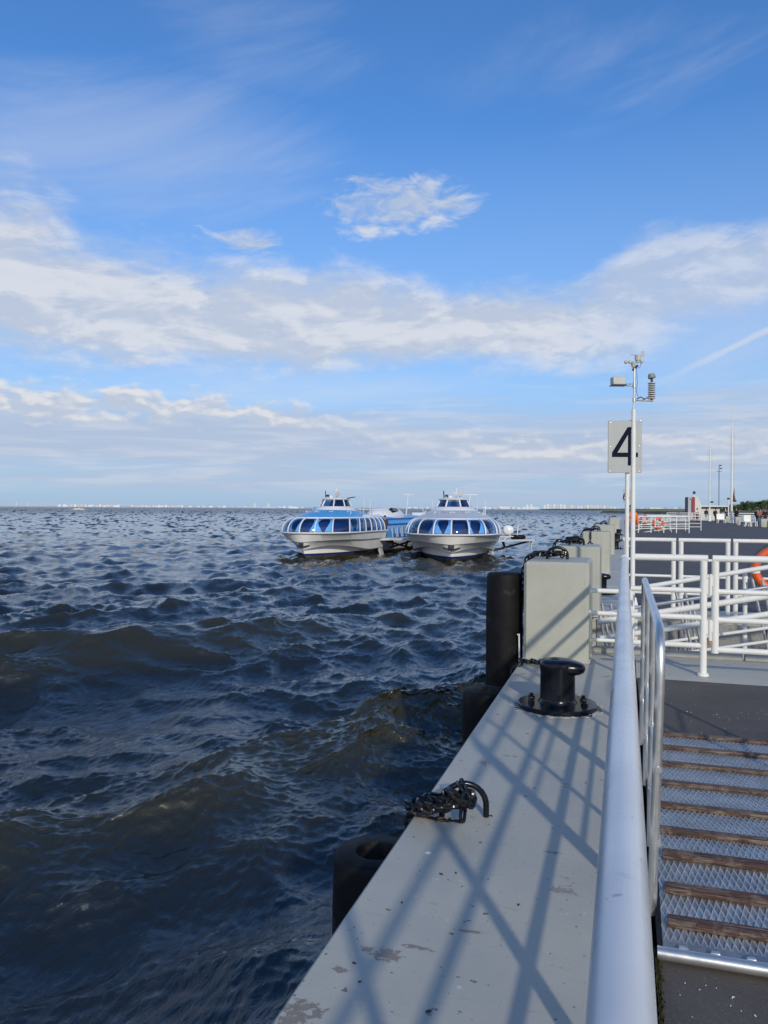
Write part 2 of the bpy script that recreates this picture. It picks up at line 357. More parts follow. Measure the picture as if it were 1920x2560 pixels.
def wood_mat():
    m, nt, b = newmat('worn_brown_wood')
    tc = nt.new('ShaderNodeTexCoord').outputs['Object']; geo = nt.new('ShaderNodeNewGeometry').outputs['Position']
    mp = nt.new('ShaderNodeMapping'); mp.inputs['Scale'].default_value = (1.0, 14, 14); nt.l.new(geo, mp.inputs['Vector'])
    g = nt.noise(mp.outputs[0], 9, 8, 0.65, 0.8); w = nt.noise(geo, 16, 6, 0.65, 0.5); k = nt.noise(geo, 42, 4, 0.5)
    c = nt.mix(nt.mr(g, 0.35, 0.65), (0.038, 0.019, 0.013, 1), (0.130, 0.068, 0.045, 1))
    c = nt.mix(nt.m('MULTIPLY', nt.mr(w, 0.43, 0.58), nt.mr(g, 0.40, 0.58)), c, (0.20, 0.15, 0.115, 1))
    c = nt.mix(nt.mr(k, 0.68, 0.73), c, (0.012, 0.008, 0.006, 1))
    nt.put(b.inputs['Base Color'], c); b.inputs['Roughness'].default_value = 0.6
    bp = nt.new('ShaderNodeBump'); bp.inputs['Strength'].default_value = 0.5; bp.inputs['Distance'].default_value = 0.006
    nt.l.new(g, bp.inputs['Height']); nt.l.new(bp.outputs[0], b.inputs['Normal']); return m
M['wood'] = wood_mat()
def curb_mat():
    m, nt, b = newmat('grey_painted_concrete')
    p = nt.new('ShaderNodeNewGeometry').outputs['Position']
    big = nt.noise(p, 1.3, 5, 0.6); fine = nt.noise(p, 30, 5, 0.6)
    c = nt.mix(nt.mr(big, 0.3, 0.7), (0.405, 0.395, 0.345, 1), (0.47, 0.458, 0.395, 1))
    mp = nt.new('ShaderNodeMapping'); mp.inputs['Scale'].default_value = (3.0, 16, 3); nt.l.new(p, mp.inputs['Vector'])
    st = nt.noise(mp.outputs[0], 2.2, 7, 0.7)
    c = nt.mix(nt.m('MULTIPLY', nt.mr(st, 0.56, 0.72), 0.45), c, (0.24, 0.25, 0.245, 1))
    peel = nt.noise(p, 2.1, 9, 0.68, 0.25)
    pm = nt.mr(peel, 0.635, 0.648)
    c = nt.mix(pm, c, nt.mix(fine, (0.235, 0.20, 0.165, 1), (0.36, 0.335, 0.29, 1)))
    sepp = nt.new('ShaderNodeSeparateXYZ'); nt.l.new(p, sepp.inputs[0]); worn = None
    for (px, py, rx, ry) in ((972, 2388, 0.065, 0.048), (925, 2376, 0.03, 0.02), (1055, 2372, 0.07, 0.014), (765, 2528, 0.085, 0.052), (735, 2560, 0.07, 0.04), (857, 2428, 0.032, 0.016), (1080, 2535, 0.016, 0.014), (1385, 2130, 0.05, 0.012), (1180, 2330, 0.06, 0.012)):
        q = at(px, F * EYE / (py - 1271.0))
        dx = nt.m('DIVIDE', nt.m('SUBTRACT', sepp.outputs[0], q.x), rx); dy = nt.m('DIVIDE', nt.m('SUBTRACT', sepp.outputs[1], q.y), ry)
        w_ = nt.m('SUBTRACT', 1.0, nt.m('ADD', nt.m('MULTIPLY', dx, dx), nt.m('MULTIPLY', dy, dy)))
        worn = w_ if worn is None else nt.m('MAXIMUM', worn, w_)
    wn = nt.noise(p, 34, 7, 0.72, 0.5)
    wm = nt.mr(nt.m('ADD', nt.m('MAXIMUM', worn, -2.0), nt.m('MULTIPLY', nt.m('SUBTRACT', wn, 0.5), 6.5)), 0.35, 0.55)
    c = nt.mix(wm, c, nt.mix(fine, (0.20, 0.165, 0.13, 1), (0.30, 0.265, 0.22, 1)))
    pm = nt.m('MAXIMUM', pm, wm)
    sp = nt.noise(p, 23, 3, 0.5); sp2 = nt.noise(p, 60, 2, 0.5)
    c = nt.mix(nt.m('MULTIPLY', nt.mr(sp, 0.685, 0.70), 0.8), c, (0.10, 0.10, 0.095, 1))
    c = nt.mix(nt.m('MULTIPLY', nt.mr(sp2, 0.70, 0.725), 0.65), c, (0.07, 0.07, 0.07, 1))
    c = nt.mix(nt.m('MULTIPLY', nt.mr(nt.noise(p, 17, 4, 0.6), 0.675, 0.69), 0.6), c, (0.60, 0.60, 0.56, 1))
    nt.put(b.inputs['Base Color'], c); nt.put(b.inputs['Roughness'], nt.mr(big, 0.3, 0.7, 0.42, 0.6))
    h = nt.m('ADD', nt.m('ADD', nt.m('MULTIPLY', fine, 0.25), nt.m('MULTIPLY', st, 0.5)), nt.m('MULTIPLY', pm, -0.5))
    bp = nt.new('ShaderNodeBump'); bp.inputs['Strength'].default_value = 0.35; bp.inputs['Distance'].default_value = 0.006
    nt.l.new(h, bp.inputs['Height']); nt.l.new(bp.outputs[0], b.inputs['Normal']); return m
M['curb'] = curb_mat()
def block_stains():
    m = M['block']; nt = NT(m.node_tree); b = nt.n['Principled BSDF']; src = b.inputs['Base Color'].links[0].from_socket
    g = nt.new('ShaderNodeNewGeometry').outputs['Position']
    mp = nt.new('ShaderNodeMapping'); mp.inputs['Scale'].default_value = (16, 16, 1.3); nt.l.new(g, mp.inputs['Vector'])
    d = nt.noise(mp.outputs[0], 1.0, 6, 0.65); lo = nt.noise(g, 2.3, 5, 0.6)
    c = nt.mix(nt.m('MULTIPLY', nt.mr(d, 0.54, 0.74), nt.m('MULTIPLY', nt.mr(lo, 0.42, 0.62), 0.42)), src, (0.20, 0.185, 0.14, 1))
    nt.put(b.inputs['Base Color'], c)
block_stains()
def asphalt_mat():
    m, nt, b = newmat('dark_deck_coating')
    p = nt.new('ShaderNodeNewGeometry').outputs['Position']
    big = nt.noise(p, 1.1, 6, 0.62); fine = nt.noise(p, 160, 3, 0.6); mid = nt.noise(p, 14, 5, 0.65)
    c = nt.mix(nt.mr(big, 0.3, 0.7), (0.068, 0.058, 0.051, 1), (0.104, 0.090, 0.080, 1))
    c = nt.mix(nt.m('MULTIPLY', nt.mr(mid, 0.5, 0.8), 0.5), c, (0.115, 0.105, 0.095, 1))
    c = nt.mix(nt.m('MULTIPLY', nt.mr(fine, 0.60, 0.68), 0.7), c, (0.20, 0.185, 0.165, 1))
    c = nt.mix(nt.mr(nt.noise(p, 26, 4, 0.55, 1.2), 0.765, 0.775), c, (0.5, 0.5, 0.47, 1))
    nt.put(b.inputs['Base Color'], c); b.inputs['Roughness'].default_value = 0.75
    bp = nt.new('ShaderNodeBump'); bp.inputs['Strength'].default_value = 0.4; bp.inputs['Distance'].default_value = 0.004
    nt.l.new(nt.m('ADD', fine, mid), bp.inputs['Height']); nt.l.new(bp.outputs[0], b.inputs['Normal']); return m
M['asphalt'] = asphalt_mat()

# ------------------------------------------------------------------ the sea
rng = np.random.default_rng(11)
WD = np.array([0.872, -0.489])
def ocean(N, L, lp, lmin, lmax, spread, seed, wd=WD, p=3.4):
    r = np.random.default_rng(seed)
    k1 = 2 * np.pi * np.fft.fftfreq(N, L / N); KX, KY = np.meshgrid(k1, k1, indexing='ij'); K = np.hypot(KX, KY); K[0, 0] = 1e-6
    kp = 2 * np.pi / lp
    S = np.exp(-1.25 * (kp / K) ** 2) / K ** p
    cosd = (KX * wd[0] + KY * wd[1]) / K
    S *= (0.06 + np.clip(cosd, 0, 1) ** spread)
    S[(K > 2 * np.pi / lmin) | (K < 2 * np.pi / lmax)] = 0
    H = (r.standard_normal((N, N)) + 1j * r.standard_normal((N, N))) * np.sqrt(S)
    h = np.fft.ifft2(H).real; s = h.std(); ux, uy = KX / K, KY / K
    dx = np.fft.ifft2(1j * ux * H).real / s; dy = np.fft.ifft2(1j * uy * H).real / s
    jxx = np.fft.ifft2(-KX * ux * H).real / s; jyy = np.fft.ifft2(-KY * uy * H).real / s; jxy = np.fft.ifft2(-KX * uy * H).real / s
    gx = np.fft.ifft2(1j * KX * H).real / s; gy = np.fft.ifft2(1j * KY * H).real / s
    return h / s, dx, dy, jxx, jyy, jxy, gx, gy
def sample(A, L, x, y):
    N = A.shape[0]; fx = (x / L * N) % N; fy = (y / L * N) % N
    i = np.floor(fx).astype(int); j = np.floor(fy).astype(int); a = fx - i; b = fy - j
    i %= N; j %= N; i2 = (i + 1) % N; j2 = (j + 1) % N
    return A[i, j] * (1 - a) * (1 - b) + A[i2, j] * a * (1 - b) + A[i, j2] * (1 - a) * b + A[i2, j2] * a * b

def boat_wake(x, y):
    """white water thrown up close round the two hulls: 0..1"""
    w = np.zeros_like(x)
    for (ox, oy, psi, wid) in BOATS:
        dxw = x - ox; dyw = y - oy
        lx = dxw * math.cos(psi) - dyw * math.sin(psi); ly = dxw * math.sin(psi) + dyw * math.cos(psi)
        half = np.clip((ly - 1.4) * 0.55, 0, 2.4)
        d = np.abs(lx) - half
        e = np.exp(-np.clip(d, 0, None) / 1.1) * (ly > 0.2) * (ly < 36) * np.where(ly < 5, 0.7, 1.0)
        w = np.maximum(w, e)
    return w
BOATS = []
_p = at(746, 52.0); BOATS.append((_p.x, _p.y, math.radians(20.0 - 17.16), 1))
_p = at(1128, 49.5); BOATS.append((_p.x, _p.y, math.radians(6.6 - 17.16), 1))

def build_sea():
    rr = [2.4]
    while rr[-1] < 26000:
        r = rr[-1]; rr.append(r + max(r * r / 6786 * 1.35, 0.02) if r < 900 else r * 1.12)
    R = np.array(rr)
    fine = np.radians(np.arange(-46.0, 11.0, 0.085)); coarse = np.radians(np.arange(11.0, 314.0 + 1e-6, 3.0))
    A = np.concatenate([fine, coarse[:-1]])
    RR, AA = np.meshgrid(R, A, indexing='ij')
    x = RR * np.sin(AA); y = RR * np.cos(AA)
    zc = -x * math.sin(YAW) + y * math.cos(YAW)
    hA, dxA, dyA, xxA, yyA, xyA, gxA, gyA = ocean(512, 71.0, 6.0, 0.8, 16, 3.0, 5)
    hB, dxB, dyB, xxB, yyB, xyB, gxB, gyB = ocean(512, 14.3, 0.8, 0.09, 1.8, 3.5, 8, np.array([0.80, -0.60]), 3.2)
    hC, dxC, dyC, _a, _b, _c, gxC, gyC = ocean(256, 31.0, 3.0, 0.5, 5, 1.0, 14, np.array([-0.6, -0.8]))
    hE = ocean(256, 97.0, 22.0, 12, 60, 0.0, 31)[0]
    fB = np.clip(1 - (RR - 22) / 50, 0.0, 1) * np.clip((RR - 3) / 8, 0.45, 1); fFar = 1 / (1 + (RR / 900) ** 2)
    def S(Ar, L): return sample(Ar, L, x, y)
    aA, aB, aC = 0.092, 0.0165, 0.027
    env = np.clip(0.60 + 0.4 * S(hE, 97.0), 0.12, 1.3)
    big_c = at(330, 17.6); env = env + 1.0 * np.exp(-((x - big_c.x) ** 2 + (y - big_c.y) ** 2) / 5.0 ** 2)
    big_d = at(430, 9.4); env = env + 0.35 * np.exp(-((x - big_d.x) ** 2 + (y - big_d.y) ** 2) / 3.5 ** 2)
    # the two steep swells rolling in towards the quay
    ph = 2 * np.pi * ((x * WD[0] + y * WD[1]) + 8.05 + 0.55 * S(hE, 97.0)) / 8.4
    near = np.exp(-((RR - 16.0) / 9.0) ** 2) * np.clip((-x - 1.0) / 3.5, 0.25, 1.0)
    sw = 0.30 * env * near + 0.05 * env * fFar
    gust = np.clip(1.0 + 0.45 * sample(hE, 97.0, x * 1.7 + 31, y * 1.7), 0.35, 1.9)
    cr = np.cos(ph)
    gust = gust * (1 - 0.55 * near * np.clip(0.35 - cr, 0, 1))
    z = sw * (cr + 0.22 * np.cos(2 * ph)) + fFar * (aA * S(hA, 71.0) * (0.8 + 0.3 * gust) + aC * S(hC, 31.0)) + aB * gust * fB * S(hB, 14.3)
    lam = 1.0
    ddx = lam * (aA * S(dxA, 71.0) * fFar + aB * gust * fB * S(dxB, 14.3) + aC * S(dxC, 31.0) * fFar) - 0.95 * sw * np.sin(ph) * WD[0]
    ddy = lam * (aA * S(dyA, 71.0) * fFar + aB * gust * fB * S(dyB, 14.3) + aC * S(dyC, 31.0) * fFar) - 0.95 * sw * np.sin(ph) * WD[1]
    jx = 1 + lam * (aA * S(xxA, 71.0) + aB * gust * fB * S(xxB, 14.3)); jy = 1 + lam * (aA * S(yyA, 71.0) + aB * gust * fB * S(yyB, 14.3))
    jac = jx * jy - (lam * (aA * S(xyA, 71.0) + aB * gust * fB * S(xyB, 14.3))) ** 2 - 0.10 * sw / 0.30 * np.clip(cr, 0, 1) ** 3
    foam = np.clip((0.22 - jac) / 0.5, 0, 1) * np.clip(RR / 10, 0, 1)
    wk = boat_wake(x, y); foam = np.clip(foam * 0.8 + wk * 0.75, 0, 1)
    z = z + wk * 0.10 * S(hC, 31.0)
    co = np.stack([x + ddx, y + ddy, WATER + z], -1).reshape(-1, 3)
    m, n = RR.shape
    I = (np.arange(m - 1)[:, None] * n + np.arange(n)[None, :]); J = (np.arange(m - 1)[:, None] * n + (np.arange(n)[None, :] + 1) % n)
    q = np.stack([I, J, J + n, I + n], -1).reshape(-1, 4)
    me = bpy.data.meshes.new('sea')
    me.vertices.add(len(co)); me.vertices.foreach_set('co', co.astype(np.float32).ravel())
    me.loops.add(q.size); me.loops.foreach_set('vertex_index', q.astype(np.int32).ravel())
    me.polygons.add(len(q)); me.polygons.foreach_set('loop_start', np.arange(0, q.size, 4, dtype=np.int32))
    me.update(calc_edges=True)
    me.polygons.foreach_set('use_smooth', np.ones(len(q), dtype=bool))
    at_ = me.attributes.new('foam', 'FLOAT', 'POINT'); at_.data.foreach_set('value', foam.astype(np.float32).ravel())
    mt, nt, b = newmat('sea_water')
    p = nt.new('ShaderNodeNewGeometry').outputs['Position']
    fo = nt.new('ShaderNodeAttribute', attribute_name='foam').outputs['Fac']
    big = nt.noise(p, 0.25, 3, 0.5)
    sz = nt.new('ShaderNodeSeparateXYZ'); nt.l.new(p, sz.inputs[0])   # olive painted on crests by height, standing in for light through thin water
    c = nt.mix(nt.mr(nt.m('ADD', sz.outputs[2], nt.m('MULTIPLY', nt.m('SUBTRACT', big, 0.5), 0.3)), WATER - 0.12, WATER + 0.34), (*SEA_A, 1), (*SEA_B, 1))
    fn = nt.noise(p, 15.0, 9, 0.78, 1.2); fn2 = nt.noise(p, 1.1, 5, 0.6, 0.8)
    fm = nt.mr(nt.m('ADD', nt.m('MULTIPLY', fo, 0.45), nt.m('MULTIPLY', nt.m('SUBTRACT', fn, 0.5), 2.6)), 0.42, 0.95)
    fm = nt.m('MULTIPLY', fm, nt.mr(fo, 0.22, 0.6))
    fm = nt.m('MULTIPLY', fm, nt.mr(fn2, 0.36, 0.56))
    c = nt.mix(nt.m('MULTIPLY', nt.mr(fo, 0.15, 0.7), 0.7), c, (0.060, 0.054, 0.028, 1))      # silt and bubbles stirred up
    c = nt.mix(nt.m('MULTIPLY', fm, 0.8), c, (0.42, 0.42, 0.36, 1))
    nt.put(b.inputs['Base Color'], c); b.inputs['IOR'].default_value = 1.72
    # waves too small for the mesh widen the gloss with distance
    dist = nt.new('ShaderNodeVectorMath', operation='LENGTH'); nt.l.new(p, dist.inputs[0])
    rg = nt.mr(dist.outputs['Value'], 30, 700, 0.055, 0.30)
    nt.put(b.inputs['Roughness'], nt.m('ADD', rg, nt.m('MULTIPLY', fm, 0.6)))
    mp = nt.new('ShaderNodeMapping'); mp.inputs['Rotation'].default_value = (0, 0, math.radians(-29)); mp.inputs['Scale'].default_value = (1.0, 0.33, 1.0)
    nt.l.new(p, mp.inputs['Vector'])
    r1 = nt.noise(mp.outputs[0], 11, 6, 0.62, 0.6); r2 = nt.noise(mp.outputs[0], 1.6, 5, 0.6, 0.5)
    b1 = nt.new('ShaderNodeBump'); b1.inputs['Strength'].default_value = 1.0; b1.inputs['Distance'].default_value = 0.024; nt.l.new(r1, b1.inputs['Height'])
    b2 = nt.new('ShaderNodeBump'); b2.inputs['Strength'].default_value = 1.0; b2.inputs['Distance'].default_value = 0.045; nt.l.new(r2, b2.inputs['Height'])
    r3 = nt.noise(mp.outputs[0], 0.45, 4, 0.6, 0.5); b3 = nt.new('ShaderNodeBump'); b3.inputs['Strength'].default_value = 1.0; b3.inputs['Distance'].default_value = 0.06; nt.l.new(r3, b3.inputs['Height'])
    nt.l.new(b1.outputs[0], b2.inputs['Normal']); nt.l.new(b2.outputs[0], b3.inputs['Normal']); nt.l.new(b3.outputs[0], b.inputs['Normal'])
    # far out, where waves are finer than the mesh, the surface keeps their slopes in its normals
    nr = np.empty(len(co) * 3, np.float32); me.vertices.foreach_get('normal', nr); nr = nr.reshape(-1, 3)
    kf = np.clip((RR - 35) / 70, 0, 1); fade = 1 / (1 + (RR / 1500) ** 2)
    sx = 1.2 * (aA * S(gxA, 71.0) + aC * S(gxC, 31.0)) * fade; sy = 1.2 * (aA * S(gyA, 71.0) + aC * S(gyC, 31.0)) * fade
    an = np.stack([-sx, -sy, np.ones_like(sx)], -1).reshape(-1, 3); an /= np.linalg.norm(an, axis=1, keepdims=True)
    w = kf.reshape(-1, 1); nn = nr * (1 - w) + an * w; nn /= np.linalg.norm(nn, axis=1, keepdims=True)
    me.normals_split_custom_set_from_vertices(nn.astype(np.float32))
    me.materials.append(mt)
    o = bpy.data.objects.new('sea', me); C.objects.link(o); structure(o)
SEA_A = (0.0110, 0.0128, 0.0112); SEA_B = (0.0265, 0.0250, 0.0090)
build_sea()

# ------------------------------------------------------------------ the quay: edge, deck, sunken berth
PIT_Y0, PIT_Y1, PIT_X0, PIT_X1 = 8.72, 12.15, -0.98, 7.0
def quay():
    q = MB()
    # edge kerb and wall, split round the sunken berth; a 12 mm arris along the top edge
    def edge(y0, y1, top=0.0):
        poly = [(-1.0, -4.0), (-1.0, top - 0.014), (-0.986, top), (0.10, top), (0.10, -4.0)]
        q.prism(poly, y0, y1, lambda a, b, h: (a, h, b))
    edge(-9.0, 7.5); edge(7.5, PIT_Y0)
    o = structure(q.build('quay_edge', M['curb'], fixn=True))
    # far part of the edge is laid in slabs with open joints
    b = MB(); b.prism([(-0.98, -4), (-0.98, -0.16), (0.099, -0.16), (0.099, -4)], PIT_Y1, 124, lambda a, c, h: (a, h, c)); under = structure(b.build('quay_wall', M['curb']))
    s0 = None; y = PIT_Y1 + 0.002
    k = 0
    while y < 123:
        L = 1.98
        if s0 is None:
            mb = MB(); mb.box((0, 0, 0), (1.098, 1.965, 0.16), bev=0.008); s0 = mb.build('slab', M['curb'], under); so = s0
        else: so = s0.copy(); C.objects.link(so)
        so.location = (-0.451, y + L / 2, -0.0795 + random.uniform(-0.004, 0.004)); y += L; k += 1
    # concrete sill before and behind the berth, the raised lip
    sl = MB(); sl.box((3.61, (7.5 + PIT_Y0) / 2, -2.0), (7.0, PIT_Y0 - 7.5, 3.996), bev=0.004); structure(sl.build('quay_sill', M['curb']))
    # dark coated deck: two sheets round the berth (top 3 mm under the edge)
    dk = MB()
    dk.box((20.12, -0.75, -0.203), (40.0, 16.48, 0.4)); dk.box((20.12, 68.4, -0.203), (40.0, 111.2, 0.4))
    dk.box((23.6, (7.5 + PIT_Y1) / 2 + 1.0, -0.2035), (32.9, 7.3, 0.4))
    structure(dk.build('quay_deck', M['asphalt']))
    rs = MB(); rs.box((3.6, PIT_Y1 + 0.33, -2.0), (6.97, 0.62, 4.0), bev=0.006); structure(rs.build('quay_rear_sill', M['curb']))
    fl = MB(); fl.box((3.1, (PIT_Y0 + PIT_Y1) / 2, -1.2), (8.2, PIT_Y1 - PIT_Y0, 0.3)); structure(fl.build('berth_floor', M['curb']))
    wl = MB(); wl.box((20.1, 124.2, -2.2), (42.2, 0.4, 4.3)); wl.box((40.5, 57, -2.2), (0.6, 135, 4.3)); structure(wl.build('quay_end_wall', M['curb']))
quay()

def lip():
    t = thing('kerb_lip', 'low weathered steel lip along the edge of the sunken berth', 'kerb', (0, PIT_Y0 - 0.06, 0))
    x = -0.32
    while x < 6.9:
        mb = MB(); mb.box((x + 0.74, 0.0, 0.033), (1.46, 0.075, 0.07), bev=0.008); mb.build('lip_section', M['galvlip'], t); x += 1.48
M['galvlip'] = mat('stained_lip', (0.33, 0.33, 0.305), 0.6, var=0.12, vscale=6, spots=[((0.16, 0.12, 0.08), 14, 0.66, 0.06)])
lip()

# checker plate panels lining the far side of the berth
M['checker'] = mat('dull_checker_plate', (0.30, 0.295, 0.28), 0.5, metal=0.35, var=0.12, vscale=4, spots=[((0.15, 0.14, 0.12), 5, 0.6, 0.1)])
def checker_wall():
    t = thing('berth_lining', 'grey studded steel plates lining the sunken berth behind the rails', 'steel lining', (0, PIT_Y1 - 0.02, -0.12))
    x = -0.4
    while x < 6.6:
        mb = MB(); mb.box((x + 0.58, 0, -0.42), (1.14, 0.02, 0.86), bev=0.004); p = mb.build('plate', M['checker'], t)
        st = MB()
        for i in range(14):
            for j in range(10):
                cx = x + 0.07 + i * 0.078; cz = -0.04 - j * 0.082; a = 0.6 if (i + j) % 2 else -0.6
                d = Vector((math.cos(a), 0, math.sin(a))) * 0.026; e = Vector((-math.sin(a), 0, math.cos(a))) * 0.009
                c = Vector((cx, -0.0102, cz)); n = Vector((0, -0.006, 0))
                st.add([c - d, c + e, c + d, c - e, c + n - d * 0.4, c + n + d * 0.4], [(0, 1, 5, 4), (1, 2, 5), (2, 3, 4, 5), (3, 0, 4)])
        s = st.build('stud_pattern', M['checker'], p); s['kind'] = 'stuff'; x += 1.16
checker_wall()

def moss():
    mb = MB()
    for i in range(1700):
        y = random.uniform(0.6, 2.86); x = 0.108 + abs(random.gauss(0, 0.008)); h = random.uniform(0.004, 0.013); a = random.uniform(0, 6.3)
        d = Vector((math.cos(a), math.sin(a), 0)) * random.uniform(0.003, 0.007); c = Vector((x, y, -0.003))
        mb.add([c - d, c + d, c + Vector((d.y, -d.x, h * 2)) * 0.6 + Vector((0, 0, h))], [(0, 1, 2)])
    o = mb.build('moss', mat('green_moss', (0.030, 0.032, 0.010), 0.9, var=0.5, vscale=40), fixn=False)
    tag(o, 'thin line of dark green moss along the seam between kerb and deck', 'moss'); o['kind'] = 'stuff'
moss()

# ------------------------------------------------------------------ white rail along the edge
HR = [0.30, 0.56, 0.80]
def main_rail():
    t = thing('white_railing', 'long thick white tube railing running along the quay edge beside the gangway', 'railing', (0, 0, 0))
    mb = MB(); mb.tube([(0, y, 1.07) for y in np.linspace(-2.5, 7.62, 40)] , 0.031, 24); mb.build('handrail', M['rail'], t)
    mb = MB(); mb.tube([(0, 7.60, 1.07), (0, 7.70, 1.07)], 0.037, 24); mb.build('end_sleeve', M['rail'], t)
    for y in (-1.6, -0.4, 0.88, 2.06, 3.33, 4.6, 5.87, 7.56):
        mb = MB(); mb.tube([(0, y, 0), (0, y, 1.05)], 0.026, 14); p = mb.build('post', M['rail'], t)
        mb = MB(); mb.lathe([(0.055, 0), (0.055, 0.012), (0.03, 0.013)], (0, y, 0.0), 16); mb.build('foot_plate', M['rail'], p)
    for h in HR:
        mb = MB(); mb.tube([(0, -2.5, h), (0, 7.66, h)], 0.020, 12); mb.build('mid_rail', M['rail'], t)
main_rail()

def short_panel():
    t = thing('rail_panel', 'three short white rails between the cream block and the thick tube railing', 'railing', (0, 8.12, 0))
    for h in (0.22, 0.49, 0.715):
        mb = MB(); mb.tube([(-0.40, 0, h), (0.06, 0, h)], 0.024 if h > 0.3 else 0.019, 12); mb.build('rail', M['white'], t)
    mb = MB(); mb.tube([(0.06, 0, 0), (0.06, 0, 0.74)], 0.024, 12); mb.build('post', M['white'], t)
short_panel()

def gate_panel():
    t = thing('fixed_railing', 'white railing panel with a standing post left of the hinged gate', 'railing', (0, 7.76, 0))
    mb = MB(); mb.tube([(0.70, 0, 0.0), (0.70, 0, 1.06)], 0.032, 18); p = mb.build('post', M['white'], t)
    mb = MB(); mb.lathe([(0.052, 0), (0.050, 0.02), (0.034, 0.026)], (0.70, 0, 0.0), 18); mb.build('foot_plate', M['white'], p)
    mb = MB(); mb.tube([(0.09, 0, 1.085), (0.735, 0, 1.085)], 0.031, 18); mb.build('top_rail', M['white'], t)
    for h, r in ((0.275, 0.025), (0.535, 0.026), (0.785, 0.025)):
        mb = MB(); mb.tube([(0.06, 0, h), (0.70, 0, h)], r, 14); mb.build('mid_rail', M['white'], t)
    # hinge leaves on the post
    for z in (0.80, 0.42):
        mb = MB(); mb.box((0.738, -0.01, z + 0.03), (0.03, 0.014, 0.13), bev=0.003); mb.build('hinge_leaf', M['white'], t)
    g = thing('hinged_gate', 'white tube gate hung on hinges, running out of the picture on the right', 'gate', (0, 7.76, 0))
    mb = MB(); mb.tube([(0.80, 0, 0.215), (0.80, 0, 1.06)], 0.033, 18); mb.build('stile', M['white'], g)
    mb = MB(); mb.tube([(0.775, 0, 1.085), (2.6, 0, 1.085)], 0.031, 18); mb.build('top_rail', M['white'], g)
    mb = MB(); mb.tube([(2.6, 0, 0.215), (2.6, 0, 1.06)], 0.033, 18); mb.build('stile', M['white'], g)
    for h, r in ((0.245, 0.027), (0.52, 0.026), (0.78, 0.025)):
        mb = MB(); mb.tube([(0.80, 0, h), (2.6, 0, h)], r, 14); mb.build('mid_rail', M['white'], g)
    for z, m_ in ((0.85, M['white']), (0.43, M['white'])):
        mb = MB(); mb.tube([(0.757, -0.018, z - 0.10), (0.757, -0.018, z + 0.09)], 0.014, 12); h = mb.build('hinge_barrel', m_, g)
        mb = MB(); mb.box((0.785, -0.02, z + 0.03), (0.05, 0.014, 0.10), bev=0.003); mb.build('hinge_strap', M['white'], h)
    mb = MB(); mb.tube([(0.757, -0.018, 0.285), (0.757, -0.018, 0.33)], 0.016, 12); mb.build('hinge_pin', mat('rusty_pin', (0.42, 0.24, 0.15), 0.7, var=0.3, vscale=60), g, label='rusty lower hinge pin')
gate_panel()

# far railing in bays, with a lifebuoy at its right
def lifebuoy(name, label, loc, rz, R=0.30, r=0.062, group=None, tilt=0.0, turn=PI / 4):
    t = thing(name, label, 'lifebuoy', loc, rz, group)
    if tilt: t.rotation_euler = (tilt, 0, rz)
    def arc(a0, a1, k=1.0, m=10):
        return [(R * math.cos(a0 + (a1 - a0) * i / m), 0, R * math.sin(a0 + (a1 - a0) * i / m)) for i in range(m + 1)]
    for q in range(4):
        a = turn + q * PI / 2
        mb = MB(); mb.tube(arc(a + 0.16, a + PI / 2 - 0.16), r, 14); mb.build('ring_segment', M['orange'], t)
        mb = MB(); mb.tube(arc(a - 0.16, a + 0.16, m=5), r * 1.02, 14); mb.build('white_band', M['white_tape'], t)
    mb = MB()
    for q in range(4):
        a = PI / 4 + q * PI / 2
        mb.tube([((R + r * 1.25 + 0.03 * math.sin(PI * i / 8)) * math.cos(a + PI / 2 * i / 8), -0.01, (R + r * 1.25 + 0.03 * math.sin(PI * i / 8)) * math.sin(a + PI / 2 * i / 8)) for i in range(9)], 0.006, 6)
    mb.build('grab_line', M['dark'], t)
    return t
def bay_rail(x0, x1, label, y=12.35, group='railing bays behind the berth'):
    t = thing('railing_bay', label, 'railing', (0, y, 0), 0, group)
    w = x1 - x0
    mb = MB(); mb.tube([(x0, 0, 1.085), (x1, 0, 1.085)], 0.030, 14); mb.build('top_rail', M['white'], t)
    for h in (0.29, 0.545, 0.79):
        mb = MB(); mb.tube([(x0 + 0.03, 0, h), (x1 - 0.03, 0, h)], 0.021, 12); mb.build('mid_rail', M['white'], t)
    for x in (x0 + 0.035, x1 - 0.035):
        mb = MB(); mb.tube([(x, 0, 0.0), (x, 0, 1.06)], 0.034, 14); mb.build('post', M['white'], t)
bay_rail(-0.02, 0.73, 'white railing bay behind the berth, just right of the sign poles')
bay_rail(0.765, 1.475, 'middle white railing bay behind the berth, above the gate hinges')
bay_rail(1.51, 2.25, 'white railing bay behind the berth with the large orange lifebuoy')
bay_rail(2.285, 3.05, 'white railing bay behind the berth at the right edge of the picture')
lifebuoy('lifebuoy', 'large orange and white lifebuoy hung on the rail at the right edge', (2.06, 12.22, 0.69), 0.0, 0.27, 0.058, turn=0.05)
def guide_post(px, zc, top, label, bottom=-1.0):
    p = at(px, zc); t = thing('guide_post', label, 'post', (p.x, p.y, 0), 0, 'pointed guide posts in the berth')
    mb = MB(); mb.tube([(0, 0, bottom), (0, 0, top - 0.12)], 0.028, 14); mb.build('shaft', M['white'], t)
    mb = MB(); mb.lathe([(0.032, -0.12), (0.032, -0.09), (0.008, 0.0)], (0, 0, top), 14); mb.build('cap', M['white'], t)
guide_post(1864, 9.7, 0.80, 'white pointed post in the berth in front of the orange lifebuoy')
guide_post(1590, 9.7, 0.44, 'white pointed post in the berth close behind the weather mast')

